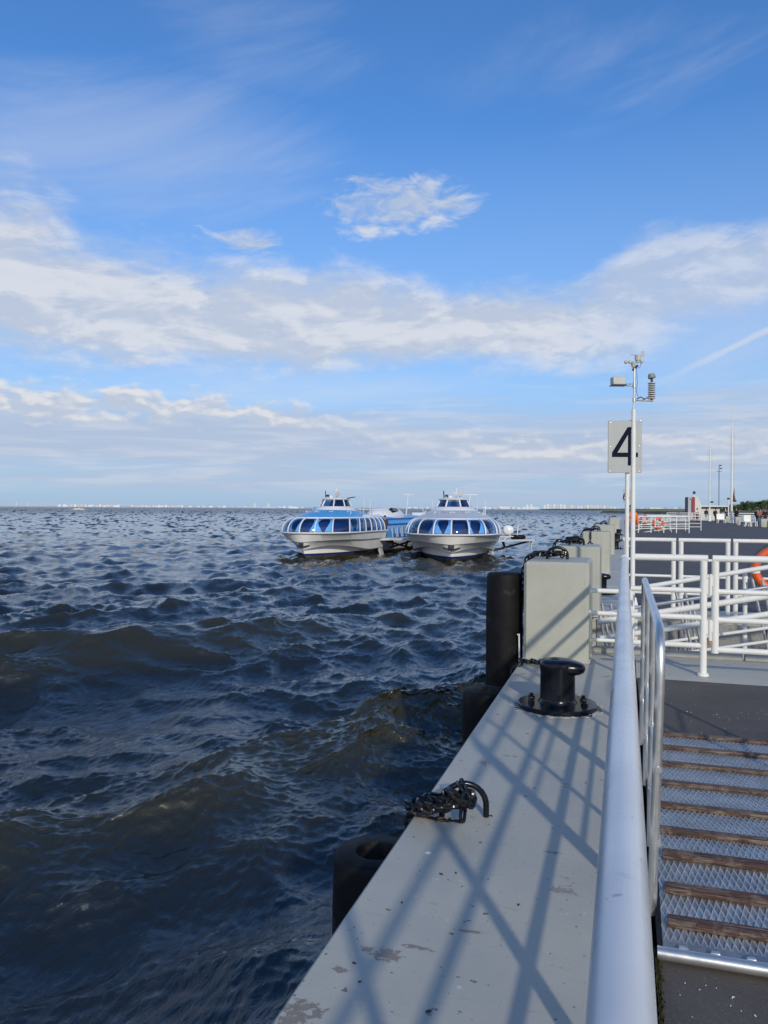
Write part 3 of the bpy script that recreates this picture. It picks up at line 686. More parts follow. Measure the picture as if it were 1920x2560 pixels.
# boarding gangway lying along the berth, its rails rising to the right
def boarding_gangway():
    t = thing('boarding_gangway', 'sloping white and steel railed gangway lying in the sunken berth', 'gangway', (0, 0, 0))
    s = 0.205
    def line(x0, x1, y, z, r, m, name, n=12):
        mb = MB(); mb.tube([(x0, y, z + s * (x0 - 0.6)), (x1, y, z + s * (x1 - 0.6))], r, n); return mb.build(name, m, t)
    yN, yF = 9.45, 10.45
    line(-0.36, 3.4, yN, 0.50, 0.020, M['steel'], 'handrail')
    line(0.2, 3.4, yF, 0.62, 0.030, M['white'], 'top_rail')
    line(-0.3, 3.4, yN, 0.40, 0.036, M['white'], 'top_rail')
    line(-0.3, 3.4, yN, 0.20, 0.034, M['white'], 'mid_rail')
    line(-0.3, 3.4, yF, 0.26, 0.028, M['white'], 'mid_rail')
    line(-0.32, 3.4, yN, -0.10, 0.018, M['white'], 'low_rail')
    line(-0.32, 3.4, yF, -0.12, 0.020, M['white'], 'low_rail')
    line(-0.34, 3.4, yN, -0.28, 0.022, M['white'], 'low_rail')
    mb = MB(); mb.ball((-0.365, yN, 0.50 + s * -0.965), (0.026, 0.026, 0.026), n=10, m=6); mb.build('end_cap', M['midblue'], t, label='blue end cap')
    for y in (yN, yF):
        for x in (-0.28, 0.62, 1.5, 2.4):
            z0 = s * (x - 0.6)
            for dx in (0, 0.11):
                mb = MB(); mb.tube([(x + dx, y + 0.03, z0 + 0.50), (x + dx + 0.20, y + 0.03, z0 - 0.46)], 0.017, 10); mb.build('stanchion', M['steel'], t)
    mb = MB(); mb.add([(-0.36, yN + 0.06, -0.50 - s * 0.96), (3.4, yN + 0.06, -0.50 + s * 2.8), (3.4, yF - 0.04, -0.50 + s * 2.8), (-0.36, yF - 0.04, -0.50 - s * 0.96),
                       (-0.36, yN + 0.06, -0.55 - s * 0.96), (3.4, yN + 0.06, -0.55 + s * 2.8), (3.4, yF - 0.04, -0.55 + s * 2.8), (-0.36, yF - 0.04, -0.55 - s * 0.96)],
                      [(0, 1, 2, 3), (7, 6, 5, 4), (0, 4, 5, 1), (1, 5, 6, 2), (2, 6, 7, 3), (3, 7, 4, 0)]); mb.build('walkway', M['checker'], t)
    mb = MB(); mb.box((1.5, yN + 0.02, -0.52 + s * 0.9), (3.8, 0.03, 0.14), Matrix.Rotation(-math.atan(s), 3, 'Y')); mb.build('side_beam', M['galvlip'], t)
boarding_gangway()

# ------------------------------------------------------------------ cream fender blocks, fenders, hoops, chains, bollards
def link_mesh():
    mb = MB(); a, b, r = 0.030, 0.017, 0.0085
    pts = []
    for i in range(6): th = -PI / 2 + PI * i / 5; pts.append((0.020 + b * math.cos(th), b * math.sin(th), 0))
    for i in range(6): th = PI / 2 + PI * i / 5; pts.append((-0.020 + b * math.cos(th), b * math.sin(th), 0))
    mb.tube(pts, r, 6, closed=True)
    o = mb.build('link', M['iron']); me = o.data; bpy.data.objects.remove(o); return me
LINK = link_mesh()
def chain(pts, label, group, loc=(0, 0, 0), scale=1.0, jitter=0.25, maxn=90):
    t = thing('chain', label, 'chain', loc, 0, group)
    P = [Vector(p) for p in pts]; pitch = 0.056 * scale
    # walk the polyline at the pitch
    acc = 0.0; out = []; i = 0; cur = P[0].copy()
    while i < len(P) - 1 and len(out) < maxn:
        d = P[i + 1] - cur
        if d.length < pitch: i += 1; cur = cur if i >= len(P) - 1 else cur; 
        if i >= len(P) - 1: break
        d = P[i + 1] - cur
        nx = cur + d.normalized() * pitch; out.append((cur + nx) / 2); cur = nx
        if (P[i + 1] - cur).length < pitch * 0.5: i += 1
    for k, c in enumerate(out):
        a = out[max(k - 1, 0)]; b = out[min(k + 1, len(out) - 1)]; d = (b - a)
        if d.length < 1e-6: d = Vector((1, 0, 0))
        q = d.to_track_quat('X', 'Z') @ Quaternion((1, 0, 0), (PI / 2 if k % 2 else 0) + 0.6 + random.uniform(-jitter, jitter))
        o = bpy.data.objects.new('link', LINK); C.objects.link(o); o.parent = t
        o.location = c; o.rotation_mode = 'QUATERNION'; o.rotation_quaternion = q; o.scale = (scale,) * 3
    return t
def hoop(label, group, loc, rz=0.0, w=0.22, h=0.16, r=0.015):
    mb = MB(); pts = [(w / 2, 0, -0.01), (w / 2, 0, h * 0.35)] + [(w / 2 * math.cos(a), 0, h * 0.35 + h * 0.65 * math.sin(a)) for a in np.linspace(0.15, PI - 0.15, 12)] + [(-w / 2, 0, h * 0.35), (-w / 2, 0, -0.01)]
    mb.tube(pts, r, 12); o = mb.build('mooring_hoop', M['black'], None); o.location = loc; o.rotation_euler = (0, 0, rz)
    return tag(o, label, 'mooring hoop', group)
G_CH = 'heavy chains along the quay edge'; G_HP = 'black hoops along the quay edge'
random.seed(3)
# near hoop and its heap of chain
hoop('black bent steel hoop set in the bare kerb nearest the camera', G_HP, (-0.755, 3.82, 0.0), 0.30, 0.22, 0.165, 0.015)
pile = [(-1.06, 3.92, -0.52), (-1.045, 3.86, -0.16), (-1.03, 3.82, 0.0), (-0.98, 3.80, 0.03)]
for k in range(66):
    a = k * 1.15; rr_ = 0.062 + 0.02 * math.sin(k * 2.3)
    f = k / 65
    cx = -0.985 + 0.265 * f; pk = 0.45 + 0.75 * f
    pile.append((cx + rr_ * math.cos(a), 3.755 + 0.8 * rr_ * math.sin(a) - 0.02 + 0.03 * f, 0.026 + 0.105 * pk * (0.5 + 0.5 * math.sin(a * 1.7 + 1)) + 0.02 * f))
pile += [(-0.79, 3.79, 0.13), (-0.765, 3.80, 0.155), (-0.735, 3.80, 0.13), (-0.72, 3.76, 0.08), (-0.74, 3.70, 0.03)]
chain(pile, 'black chain heaped round the near hoop and hanging over the kerb', G_CH, maxn=130, jitter=0.6, scale=1.12)
# rust stain plates under the heap: a shallow crust of scale
def rust_patch(x0, x1, y0, y1, label, n=90):
    mb = MB()
    for i in range(n):
        x = random.uniform(x0, x1); y = random.gauss((y0 + y1) / 2, (y1 - y0) / 4); s_ = random.uniform(0.003, 0.009); a = random.uniform(0, 6)
        pts = [Vector((x + s_ * random.uniform(0.6, 1.5) * math.cos(a + q * PI / 3) * 1.6, y + s_ * random.uniform(0.6, 1.2) * math.sin(a + q * PI / 3), 0.0)) for q in range(6)]
        mb.add(pts + [p + Vector((0, 0, 0.003)) for p in pts], [tuple(range(6, 12))] + [(q, (q + 1) % 6, 6 + (q + 1) % 6, 6 + q) for q in range(6)])
    o = mb.build('rust_scale', mat('rust_scale', (0.05, 0.028, 0.015), 0.85, var=0.6, vscale=30), fixn=False); tag(o, label, 'rust'); o['kind'] = 'stuff'
rust_patch(-0.97, -0.74, 3.715, 3.775, 'dark rusty scale on the kerb under the near chain heap', 46)

def block(Y, label, label_hoop, label_chain, n):
    t = thing('fender_block', label, 'concrete block', (-0.655, Y, 0), 0, 'cream concrete fender blocks')
    mb = MB()
    # block with chamfered vertical edges and a sloping bevelled top
    w, d, h, c = 0.64, 0.95, 1.0, 0.028
    mb.box((0, d / 2, h / 2 - 0.005), (w, d, h + 0.01), bev=c, seg=1); o = mb.build('body', M['block'], t, ang=20)
    mb = MB(); mb.box((0, d / 2, 0.012), (w + 0.03, d + 0.03, 0.024), bev=0.008); mb.build('plinth', M['curb'], t)
    yh = Y + 0.52
    hoop(label_hoop, G_HP, (-0.655 - 0.03, yh, 1.0), 0.15, 0.21, 0.125, 0.016)
    mb = MB(); 
    pts = [(-0.655 + 0.06, yh, 1.04), (-0.66, yh, 1.09)]
    for k in range(n): a = k * 1.3; f = k / max(n - 1, 1); pts.append((-0.66 - 0.27 * f + 0.07 * math.cos(a), yh - 0.03 + 0.06 * math.sin(a), 1.025 + 0.05 * abs(math.sin(a * 0.8))))
    pts += [(-1.0, yh - 0.02, 1.02), (-1.035, yh - 0.03, 0.90), (-1.05, yh - 0.05, 0.70), (-1.05, yh, 0.45)]
    chain(pts, label_chain, G_CH, maxn=80, jitter=0.4, scale=1.15)
    return t
BL = [(7.97, 'nearest cream concrete fender block, standing behind the black bollard', 'black hoop on top of the nearest cream block', 'chain lying on the nearest cream block and hanging to its tall fender', 20),
      (11.45, 'second cream concrete fender block, half hidden behind the nearest one', 'black hoop on top of the second cream block', 'chain lying on the second cream block', 18),
      (19.3, 'third cream concrete fender block, a shackle hanging on its face', 'black hoop on top of the third cream block', 'chain lying on the third cream block', 16),
      (27.6, 'fourth cream concrete fender block along the quay edge', 'black hoop on top of the fourth cream block', 'chain lying on the fourth cream block', 8),
      (55.0, 'farthest cream concrete fender block, beside the man in the orange vest', 'black hoop on top of the farthest cream block', 'chain lying on the farthest cream block', 8)]
for b_ in BL: block(*b_)
chain([(-0.78, 19.27, 1.02), (-0.78, 19.262, 0.93), (-0.78, 19.262, 0.75)], 'short chain with a ring hanging down the face of the third cream block', G_CH)
mb = MB(); mb.tube([(-0.78 + 0.055 * math.cos(a), 19.255, 0.70 + 0.06 * math.sin(a)) for a in np.linspace(0, 2 * PI, 12, endpoint=False)], 0.014, 8, closed=True)
tag(mb.build('shackle_ring', M['iron']), 'dark iron ring hanging on the face of the third cream block', 'ring')
# chain on the kerb at the foot of the nearest block
pts = [(-1.06, 7.30, -0.55), (-1.04, 7.45, -0.15), (-1.02, 7.60, 0.0), (-0.97, 7.64, 0.04)]
for k in range(26): a = k * 1.25; pts.append((-0.95 + 0.38 * k / 25 + 0.035 * math.cos(a), 7.68 + 0.05 * math.sin(a), 0.03 + 0.03 * abs(math.sin(a))))
chain(pts, 'rusty chain on the kerb between the bollard and the nearest cream block', G_CH, maxn=70, jitter=0.5)

def fender(name, label, x, y, z0, z1, r, group, hollow=True, taper=0.93):
    mb = MB()
    e = 0.03
    prof = [(r * taper, z0), (r, z0 + 0.15), (r, z1 - 0.3), (r * 0.97, z1 - e * 1.4), (r * 0.93, z1 - e * 0.4), (r * 0.86, z1)]
    if hollow: prof += [(r * 0.48, z1), (r * 0.40, z1 - e), (r * 0.39, z1 - 0.7)]
    else: prof += [(r * 0.3, z1 + 0.01), (0.0, z1 + 0.012)]
    mb.lathe(prof, (0, 0, 0), 32); t = thing(name, label, 'fender', (x, y, 0), 0, group)
    mb.build('rubber_cylinder', M['rubber'], t)
    mb = MB(); mb.box((x * 0, 0, 0), (0.05, 0.10, 0.05)); 
    mb = MB(); mb.tube([(0.02, 0, z0 + 0.1), (0.03, 0, z1 - 0.25)], 0.02, 8); mb.build('core_pipe', M['dark'], t)
    return t
G_F = 'black rubber fenders along the quay wall'
fender('rubber_fender', 'hollow black rubber fender below the kerb nearest the camera', -1.25, 3.95, -2.6, -0.29, 0.235, G_F)
fender('rubber_fender', 'low black rubber fender below the kerb beside the bollard', -1.24, 7.30, -2.6, -0.17, 0.225, G_F)
fender('tall_fender', 'tall black rubber fender standing against the nearest cream block', -1.205, 8.22, -0.32, 0.86, 0.192, G_F, hollow=False, taper=1.03)
fender('tall_fender', 'tall black rubber fender against the second cream block', -1.205, 11.8, -0.32, 0.86, 0.192, G_F, hollow=False)
fender('tall_fender', 'tall black rubber fender against the third cream block', -1.205, 19.6, -0.32, 0.86, 0.192, G_F, hollow=False)
fender('tall_fender', 'tall black rubber fender against the fourth cream block', -1.205, 27.9, -0.32, 0.86, 0.192, G_F, hollow=False)
mb = MB(); mb.tube([(-1.045, 8.06, 0.24), (-1.03, 8.055, 0.25), (-1.025, 8.05, -0.02), (-1.02, 8.05, -0.26)], 0.008, 8)
tag(mb.build('hooked_rod', M['white'], None), 'thin pale hooked rod on the side of the tall near fender', 'hook')

def bollard_meshes():
    t = thing('bollard', 'near black mooring bollard bolted to the kerb, its paint chipped', 'bollard', (-0.49, 6.17, 0), 0, 'black mooring bollards')
    mb = MB(); mb.lathe([(0.300, 0.0), (0.302, 0.028), (0.296, 0.036), (0.15, 0.040)], (0, 0, 0), 40); mb.build('base_plate', M['black'], t)
    mb = MB(); mb.lathe([(0.156, 0.036), (0.140, 0.052), (0.134, 0.075), (0.132, 0.27), (0.137, 0.31), (0.138, 0.335), (0.132, 0.352), (0.118, 0.364), (0.06, 0.372), (0.0, 0.374)], (0, 0, 0), 36)
    mb.build('post', M['black'], t)
    mb = MB()
    G = []
    for u, w, h0, h1 in ((0.0, 0.115, 0.252, 0.368), (0.07, 0.112, 0.250, 0.368), (0.13, 0.098, 0.256, 0.362), (0.17, 0.083, 0.264, 0.352), (0.195, 0.062, 0.276, 0.340), (0.206, 0.034, 0.292, 0.326), (0.209, 0.006, 0.306, 0.314)):
        cz = (h0 + h1) / 2; hz = (h1 - h0) / 2
        G.append([(u, w * math.copysign(abs(math.cos(a)) ** 0.75, math.cos(a)), cz + hz * math.copysign(abs(math.sin(a)) ** 0.75, math.sin(a))) for a in np.linspace(0, 2 * PI, 20, endpoint=False)])
    mb.grid(G, closed=True); mb.build('horn', M['black'], t, ang=60)
    mb = MB(); mb.lathe([(0.036, 0.372), (0.032, 0.378), (0.02, 0.378), (0.018, 0.366), (0, 0.366)], (-0.02, 0, 0), 14); mb.build('top_plug', M['black'], t)
    for k in range(8):
        a = PI / 8 + k * PI / 4 + 0.1
        mb = MB(); cx, cy = 0.215 * math.cos(a), 0.215 * math.sin(a)
        mb.lathe([(0.026, 0.036), (0.026, 0.058), (0.016, 0.060), (0.016, 0.080), (0, 0.082)], (cx, cy, 0), 6); mb.build('bolt', M['black'], t)
    return t
bo = bollard_meshes()
for i, (y, lb) in enumerate([(14.75, 'second black bollard, seen past the right side of the cream blocks'), (31.7, 'third black bollard, nearest of the three that stack up in the distance'),
                             (40.2, 'fourth black bollard, middle of the three that stack up in the distance'), (48.7, 'fifth black bollard, farthest of the three that stack up in the distance')]):
    dup(bo, (-0.44 if i == 0 else -0.35, y, 0), None, lb)
mb = MB()
for k in range(170):
    a = random.uniform(0, 2 * PI); r_ = 0.303 + abs(random.gauss(0, 0.022)); s_ = random.uniform(0.006, 0.020)
    c = Vector((-0.49 + r_ * math.cos(a), 6.17 + r_ * math.sin(a), 0.0)); pts = [c + Vector((s_ * random.uniform(.6, 1.4) * math.cos(q * PI / 3), s_ * random.uniform(.6, 1.4) * math.sin(q * PI / 3), 0)) for q in range(6)]
    mb.add(pts + [p + Vector((0, 0, 0.004)) for p in pts], [tuple(range(6, 12))] + [(q, (q + 1) % 6, 6 + (q + 1) % 6, 6 + q) for q in range(6)])
o = mb.build('sealant', mat('pale_sealant', (0.52, 0.51, 0.46), 0.7, var=0.1), fixn=False); tag(o, 'ragged pale sealant round the foot of the near bollard', 'sealant'); o['kind'] = 'stuff'
# scrap on the kerb
def scrap(px, py, w, h, m, label, rz, name='scrap', th=0.002):
    zc = F * EYE / (py - 1274.0); p = at(px, zc); mb = MB(); mb.box((0, 0, th / 2 + 0.001), (w, h, th), bev=0.0006)
    mb.v = [(x, y, z + 0.25 * (x * x + 0.5 * x * y)) for x, y, z in mb.v]
    o = mb.build(name, m); o.location = (p.x, p.y, 0.0); o.rotation_euler = (0, 0, rz); tag(o, label, 'litter')
scrap(1122, 1968, 0.075, 0.055, M['galv'], 'small bent metal tag lying on the kerb above the chain heap', 0.5, 'metal_tag')
scrap(1075, 2137, 0.022, 0.020, M['white_tape'], 'tiny pale paper scrap on the kerb below the chain heap', 0.9, 'paper_scrap')
for k, (px, py) in enumerate([(1145, 2187), (1232, 2043), (1108, 2190), (1302, 2266), (891, 2415), (905, 2462), (1078, 2535), (1010, 2262)]):
    mb = MB(); s_ = random.uniform(0.003, 0.006); mb.ball((0, 0, 0.002), (s_ * 2.2, s_, 0.003), n=8, m=4)
    o = mb.build('debris', M['dark']); zc = F * EYE / (py - 1274.0); p = at(px, zc); o.location = (p.x, p.y, 0.0); o.rotation_euler = (0, 0, random.uniform(0, 3))
    tag(o, 'tiny dark crumb of dirt lying on the grey kerb top', 'debris', 'crumbs on the kerb')

def paint_chips():
    mb = MB(); rnd = random.Random(12)
    for k in range(100):
        far_ = k > 34
        x = rnd.uniform(0.16, 0.75) if not far_ else rnd.uniform(0.2, 1.5); y = rnd.uniform(2.0, 2.76) if not far_ else rnd.uniform(5.6, 7.4)
        L = rnd.uniform(0.003, 0.016) if rnd.random() < 0.3 else rnd.uniform(0.0015, 0.005); a = rnd.uniform(0, 6.3); w = rnd.uniform(0.0009, 0.002)
        pts = [Vector((x + L * (i / 3 - 0.5) * math.cos(a + 0.5 * i), y + L * (i / 3 - 0.5) * math.sin(a + 0.5 * i), -0.0012)) for i in range(4)]
        mb.tube(pts, w, 4)
    o = mb.build('paint_chips', M['white_tape'], fixn=False); tag(o, 'white slivers and flakes scattered over the dark deck coating', 'flakes'); o['kind'] = 'stuff'
paint_chips()

# ------------------------------------------------------------------ near gangway with wooden treads
def gangway():
    t = thing('gangway_ramp', 'steel mesh gangway with worn brown wooden treads and steel handrails', 'gangway', (0, 0, 0))
    XL, XR = 0.135, 0.95
    prof = [(2.80, 0.022), (2.86, 0.036), (3.42, 0.128), (3.47, 0.133), (3.52, 0.130), (5.45, 0.036), (5.52, 0.02)]
    def zat(y):
        for (a, za), (b, zb) in zip(prof, prof[1:]):
            if a <= y <= b: return za + (zb - za) * (y - a) / (b - a)
        return 0.03
    mb = MB()
    for (a, za), (b, zb) in zip(prof, prof[1:]):
        mb.add([(XL, a, za), (XR, a, za), (XR, b, zb), (XL, b, zb), (XL, a, za - 0.012), (XR, a, za - 0.012), (XR, b, zb - 0.012), (XL, b, zb - 0.012)], [(0, 1, 2, 3), (7, 6, 5, 4), (0, 3, 7, 4), (1, 5, 6, 2)])
    pl = mb.build('plate', M['galv'], t, ang=30)
    # raised diamond lattice of the expanded sheet
    lat = MB(); w, l = 0.0245, 0.086; hh = 0.0065
    def seg(x0, y0, x1, y1):
        a = Vector((x0, y0, zat(y0))); b = Vector((x1, y1, zat(y1))); d = (b - a); n = Vector((-d.y, d.x, 0)).normalized() * 0.0026; u = Vector((0, 0, hh))
        lat.add([a - n, a + n, a + u, b - n, b + n, b + u], [(0, 2, 5, 3), (2, 1, 4, 5)])
    ny = int((5.45 - 2.86) / (l / 2)); nx = int((XR - XL) / (w / 2))
    for j in range(ny):
        for i in range(nx - 1):
            if (i + j) % 2 == 0:
                x = XL + i * w / 2; y = 2.86 + j * l / 2
                seg(x, y, x + w / 2, y + l / 2)
                if i > 0: seg(x, y, x - w / 2, y + l / 2)
    g = lat.build('diamond_mesh', M['lattice'], pl, fixn=False); g['kind'] = 'stuff'
    for y in (2.955, 3.145, 3.365, 3.60, 3.95, 4.33, 4.72, 5.11, 5.47):
        e = 0.052; z = zat(min(y, 5.44)); sl = (zat(min(y + 0.04, 5.44)) - zat(y - 0.04)) / 0.08
        mb = MB(); n = 12
        mb.box((0, 0, 0), (XR - XL - 0.03, e, 0.024), bev=0.006, seg=2)
        mb.v = [(vx, vy + 0.0012 * math.sin(vx * 37 + y * 9), vz) for vx, vy, vz in mb.v]
        o = mb.build('tread', M['wood'], t); o.location = ((XL + XR) / 2 + 0.004, y, z + 0.013); o.rotation_euler = (math.atan(sl), 0, random.uniform(-0.004, 0.004))
    mb = MB(); mb.tube([(XL - 0.02, 2.80, 0.028), (XR + 0.02, 2.80, 0.028)], 0.0215, 16); b = mb.build('front_bar', M['steel'], t)
    for x in (0.20, 0.30, 0.41, 0.53, 0.66, 0.80):
        mb = MB(); mb.box((x, 2.823, 0.043), (0.032, 0.022, 0.010), bev=0.004); mb.v = [(vx, vy + 0.002 * math.sin(vx * 170), vz) for vx, vy, vz in mb.v]; mb.build('weld', M['steel'], b)
    for X, pre in ((0.118, 'left'), (0.985, 'right')):
        r = 0.0175; Yn, Yf, T = (2.98, 5.28, 1.09) if X < 0.5 else (4.55, 5.28, 1.09)
        if X < 0.5:
            pts = [(X - 0.012, Yn + 0.10, 0.02), (X + 0.008, Yn + 0.02, T - 0.16)]
        else: pts = [(X, Yn, 0.02), (X, Yn, T - 0.16)]
        xx = pts[-1][0]; yy = pts[-1][1]
        pts += [(xx + 0.004 * 0, yy + 0.012, T - 0.08), (xx, yy + 0.05, T - 0.025), (xx, yy + 0.13, T)]
        pts += [(xx - 0.004 * k / 8, yy + 0.13 + (Yf - 0.13 - yy - 0.13) * k / 8, T) for k in range(1, 9)]
        pts += [(xx - 0.004, Yf - 0.05, T - 0.025), (xx - 0.004, Yf - 0.012, T - 0.08), (xx - 0.004, Yf, T - 0.16), (X - 0.004, Yf, 0.02)]
        mb = MB(); mb.tube(pts, r, 16); mb.build('handrail', M['steel'], t, ang=60)
        for yp in ((3.62, 4.42) if X < 0.5 else ()):
            mb = MB(); mb.tube([(xx - 0.008, yp + 0.03, 0.04), (xx - 0.002, yp, T - 0.01)], 0.0165, 14); mb.build('baluster', M['steel'], t)
        for h, a, b in ((0.58, Yn + 0.03, Yf), (0.30, Yn + 0.06, Yf)):
            mb = MB(); mb.tube([(xx - 0.002, a, h), (xx - 0.004, b, h)], 0.0125, 12); mb.build('mid_rail', M['steel'], t)
            for yp in ((3.63, 4.43) if X < 0.5 else ()):
                mb = MB(); mb.ball((xx - 0.002, yp, h), (0.021, 0.024, 0.015), n=10, m=6); mb.build('weld', M['steel'], t)
gangway()

# ------------------------------------------------------------------ weather mast and berth signs
def up(px, py, zc):
    p = at(px, zc); p.z = EYE - (py - (1266.5 + 8 * px / 1560)) / F * zc; return p
def weather_mast():
    zc = 8.3; base = at(1582.5, zc); bx, by = base.x, base.y
    t = thing('weather_mast', 'tall white weather mast with wind sensor, grey box and ribbed temperature shield', 'weather mast', (bx, by, 0))
    P = lambda px, py: (lambda v: Vector((v.x - bx, v.y - by, v.z)))(up(px, py, zc))
    z = lambda py: P(1583, py).z
    mb = MB(); mb.tube([(0, 0, 0), (0, 0, z(1075))], 0.0245, 16); mb.tube([(0, 0, z(1075)), (0, 0, z(1024))], 0.0215, 16); mb.build('pole', M['white'], t)
    mb = MB(); mb.tube([(0, 0, z(1026)), (0.006, 0, z(922))], 0.0115, 12); mb.build('steel_mast', M['steel'], t)
    # junction box arm
    mb = MB(); a = P(1583, 965); b = P(1525, 963.5); mb.tube([a, b], 0.007, 8); mb.tube([a + Vector((0, 0, 0.03)), b + Vector((0.12, 0, 0.005))], 0.004, 6); arm = mb.build('arm', M['steel'], t)
    mb = MB(); c = P(1543, 953.5); mb.box(c, (0.136, 0.11, 0.085), Matrix.Rotation(YAW, 3, 'Z'), bev=0.006); mb.build('sensor_box', M['grey'], t)
    mb = MB(); mb.box(P(1543, 964), (0.155, 0.12, 0.006), Matrix.Rotation(YAW, 3, 'Z')); mb.build('tray', M['dark'], arm)
    for py in (965, 1000):
        mb = MB(); mb.tube([(0.004, 0, z(py) - 0.022), (0.004, 0, z(py) + 0.022)], 0.019, 12); mb.build('clamp', M['steel'], t)
    # radiation shield: stack of dishes under a cap
    q = P(1627, 0)
    mb = MB(); a = P(1583, 1001); b = P(1631, 1003); mb.tube([a, b], 0.008, 8); arm2 = mb.build('arm', M['steel'], t)
    mb = MB(); mb.tube([P(1590, 998), P(1600, 993), P(1610, 998), P(1618, 994), P(1604, 1001), P(1592, 1002)], 0.006, 6); mb.build('cable_coil', M['dark'], arm2)
    for k in range(8):
        zz = z(996) + k * (z(956) - z(996)) / 7.4
        mb = MB(); mb.lathe([(0.0, 0.010), (0.024, 0.010), (0.040, 0.0), (0.0395, -0.006), (0.03, -0.004)], (q.x, q.y, zz), 18); mb.build('shield_plate', M['grey'], t)
    mb = MB(); mb.tube([(q.x, q.y, z(1000)), (q.x, q.y, z(945))], 0.012, 10); mb.build('shield_core', M['dark'], t)
    mb = MB(); mb.lathe([(0.036, 0.0), (0.041, 0.008), (0.037, 0.03), (0.030, 0.05), (0, 0.052)], (q.x + 0.004, q.y, z(946)), 16, rot=Matrix.Rotation(-0.22, 3, 'Y')); mb.build('shield_cap', mat('green_grey_cap', (0.24, 0.27, 0.24), 0.4), t)
    # wind vane and cup anemometer on a short crossbar
    mb = MB(); mb.tube([P(1579, 926), P(1592, 914)], 0.012, 8); cb = mb.build('crossbar', M['dark'], t)
    c = P(1592, 895); mb = MB(); mb.lathe([(0.020, -0.05), (0.022, -0.03), (0.030, -0.028), (0.033, 0.025), (0.028, 0.03), (0, 0.031)], c, 16); va = mb.build('vane_body', M['grey'], t)
    mb = MB(); a = P(1577, 887); b = P(1606, 890); mb.tube([a, b], 0.004, 6); mb.ball(a, (0.012, 0.004, 0.004), n=8, m=4); mb.build('vane_pointer', M['grey'], va)
    mb = MB(); mb.box(P(1604, 885), (0.034, 0.004, 0.055), Matrix.Rotation(0.15, 3, 'Y'), bev=0.001); mb.build('vane_tail', M['grey'], va)
    c = P(1581, 908); mb = MB(); mb.lathe([(0.014, -0.05), (0.020, -0.03), (0.026, 0.0), (0.028, 0.012), (0, 0.014)], c, 16); an = mb.build('anemometer_body', M['grey'], t)
    for dx, dy, dz in ((-0.075, 0.02, 0.012), (-0.036, -0.05, 0.0), (0.085, 0.02, 0.012)):
        mb = MB(); cc = c + Vector((dx, dy, dz + 0.004)); mb.tube([c + Vector((0, 0, 0.004)), cc], 0.003, 6); mb.ball(cc, (0.020, 0.013, 0.020), n=10, m=6); mb.build('cup', M['grey'], an)
    mb = MB(); mb.tube([P(1598, 905), P(1600, 912), P(1597, 919), P(1588, 922), P(1590, 935), P(1591, 960), P(1589, 980), P(1593, 992), P(1598, 996)], 0.0025, 5); mb.build('cable', M['dark'], t)
    mb = MB(); mb.tube([P(1576, 962), P(1566, 960), P(1556, 964)], 0.0022, 5); mb.build('cable', M['dark'], t)
weather_mast()

FOUR = [(0.60, 1.0), (0.76, 1.0), (0.76, 0.335), (0.98, 0.335), (0.98, 0.22), (0.76, 0.22), (0.76, 0.0), (0.575, 0.0), (0.575, 0.22), (0.0, 0.22), (0.0, 0.335)]
def sign4():
    zc = 9.75; b = at(1567.5, zc)
    t = thing('berth_sign', 'pale square berth sign with a big dark 4 on a white pole', 'sign', (b.x, b.y, 0), YAW * 0.85)
    k = zc / F; Z = lambda py: EYE + (1274.5 - py) * k; Xp = lambda px: (px - 1567.5) * k
    mb = MB(); mb.tube([(0, 0, 0), (0, 0, Z(1062))], 0.026, 16); mb.build('pole', M['white'], t)
    x0, x1, z0, z1 = Xp(1517.5), Xp(1600), Z(1182.5), Z(1053)
    mb = MB(); mb.box(((x0 + x1) / 2, -0.042, (z0 + z1) / 2), (x1 - x0, 0.018, z1 - z0), bev=0.003); pn = mb.build('panel', M['sign'], t)
    mb = MB(); dx0, dz0 = Xp(1527), Z(1164.5); w = Xp(1592) - dx0; h = Z(1069) - dz0
    def tri(poly):
        mb.prism([(dx0 + a * w, dz0 + c * h) for a, c in poly], 0.0, 0.0025, lambda a, c, hh: (a, -0.0512 - hh, c))
    tri([(0.0, 0.335), (0.0, 0.22), (0.60, 0.22), (0.60, 0.335)]); tri([(0.60, 0.0), (0.78, 0.0), (0.78, 1.0), (0.60, 1.0)])
    tri([(0.0, 0.3352), (0.205, 0.3352), (0.5998, 0.80), (0.5998, 1.0), (0.585, 1.0)]); tri([(0.7802, 0.22), (0.98, 0.22), (0.98, 0.335), (0.7802, 0.335)])
    mb.build('digit_four', M['navy'], pn, fixn=True)
    for px, py in ((1523, 1058), (1597, 1053.5), (1523, 1118), (1522, 1179), (1594, 1179), (1594, 1116)):
        mb = MB(); mb.lathe([(0.007, 0), (0.006, 0.003), (0, 0.004)], (Xp(px), -0.0515, Z(py)), 8, rot=Matrix.Rotation(PI / 2, 3, 'X')); mb.build('screw', M['steel'], pn)
    for py in (1053, 1104):
        mb = MB(); mb.tube([(Xp(1571), -0.03, Z(py) + 0.004), (Xp(1577), 0.01, Z(py) + 0.006)], 0.006, 6); mb.build('bracket', M['dark'], t)
sign4()
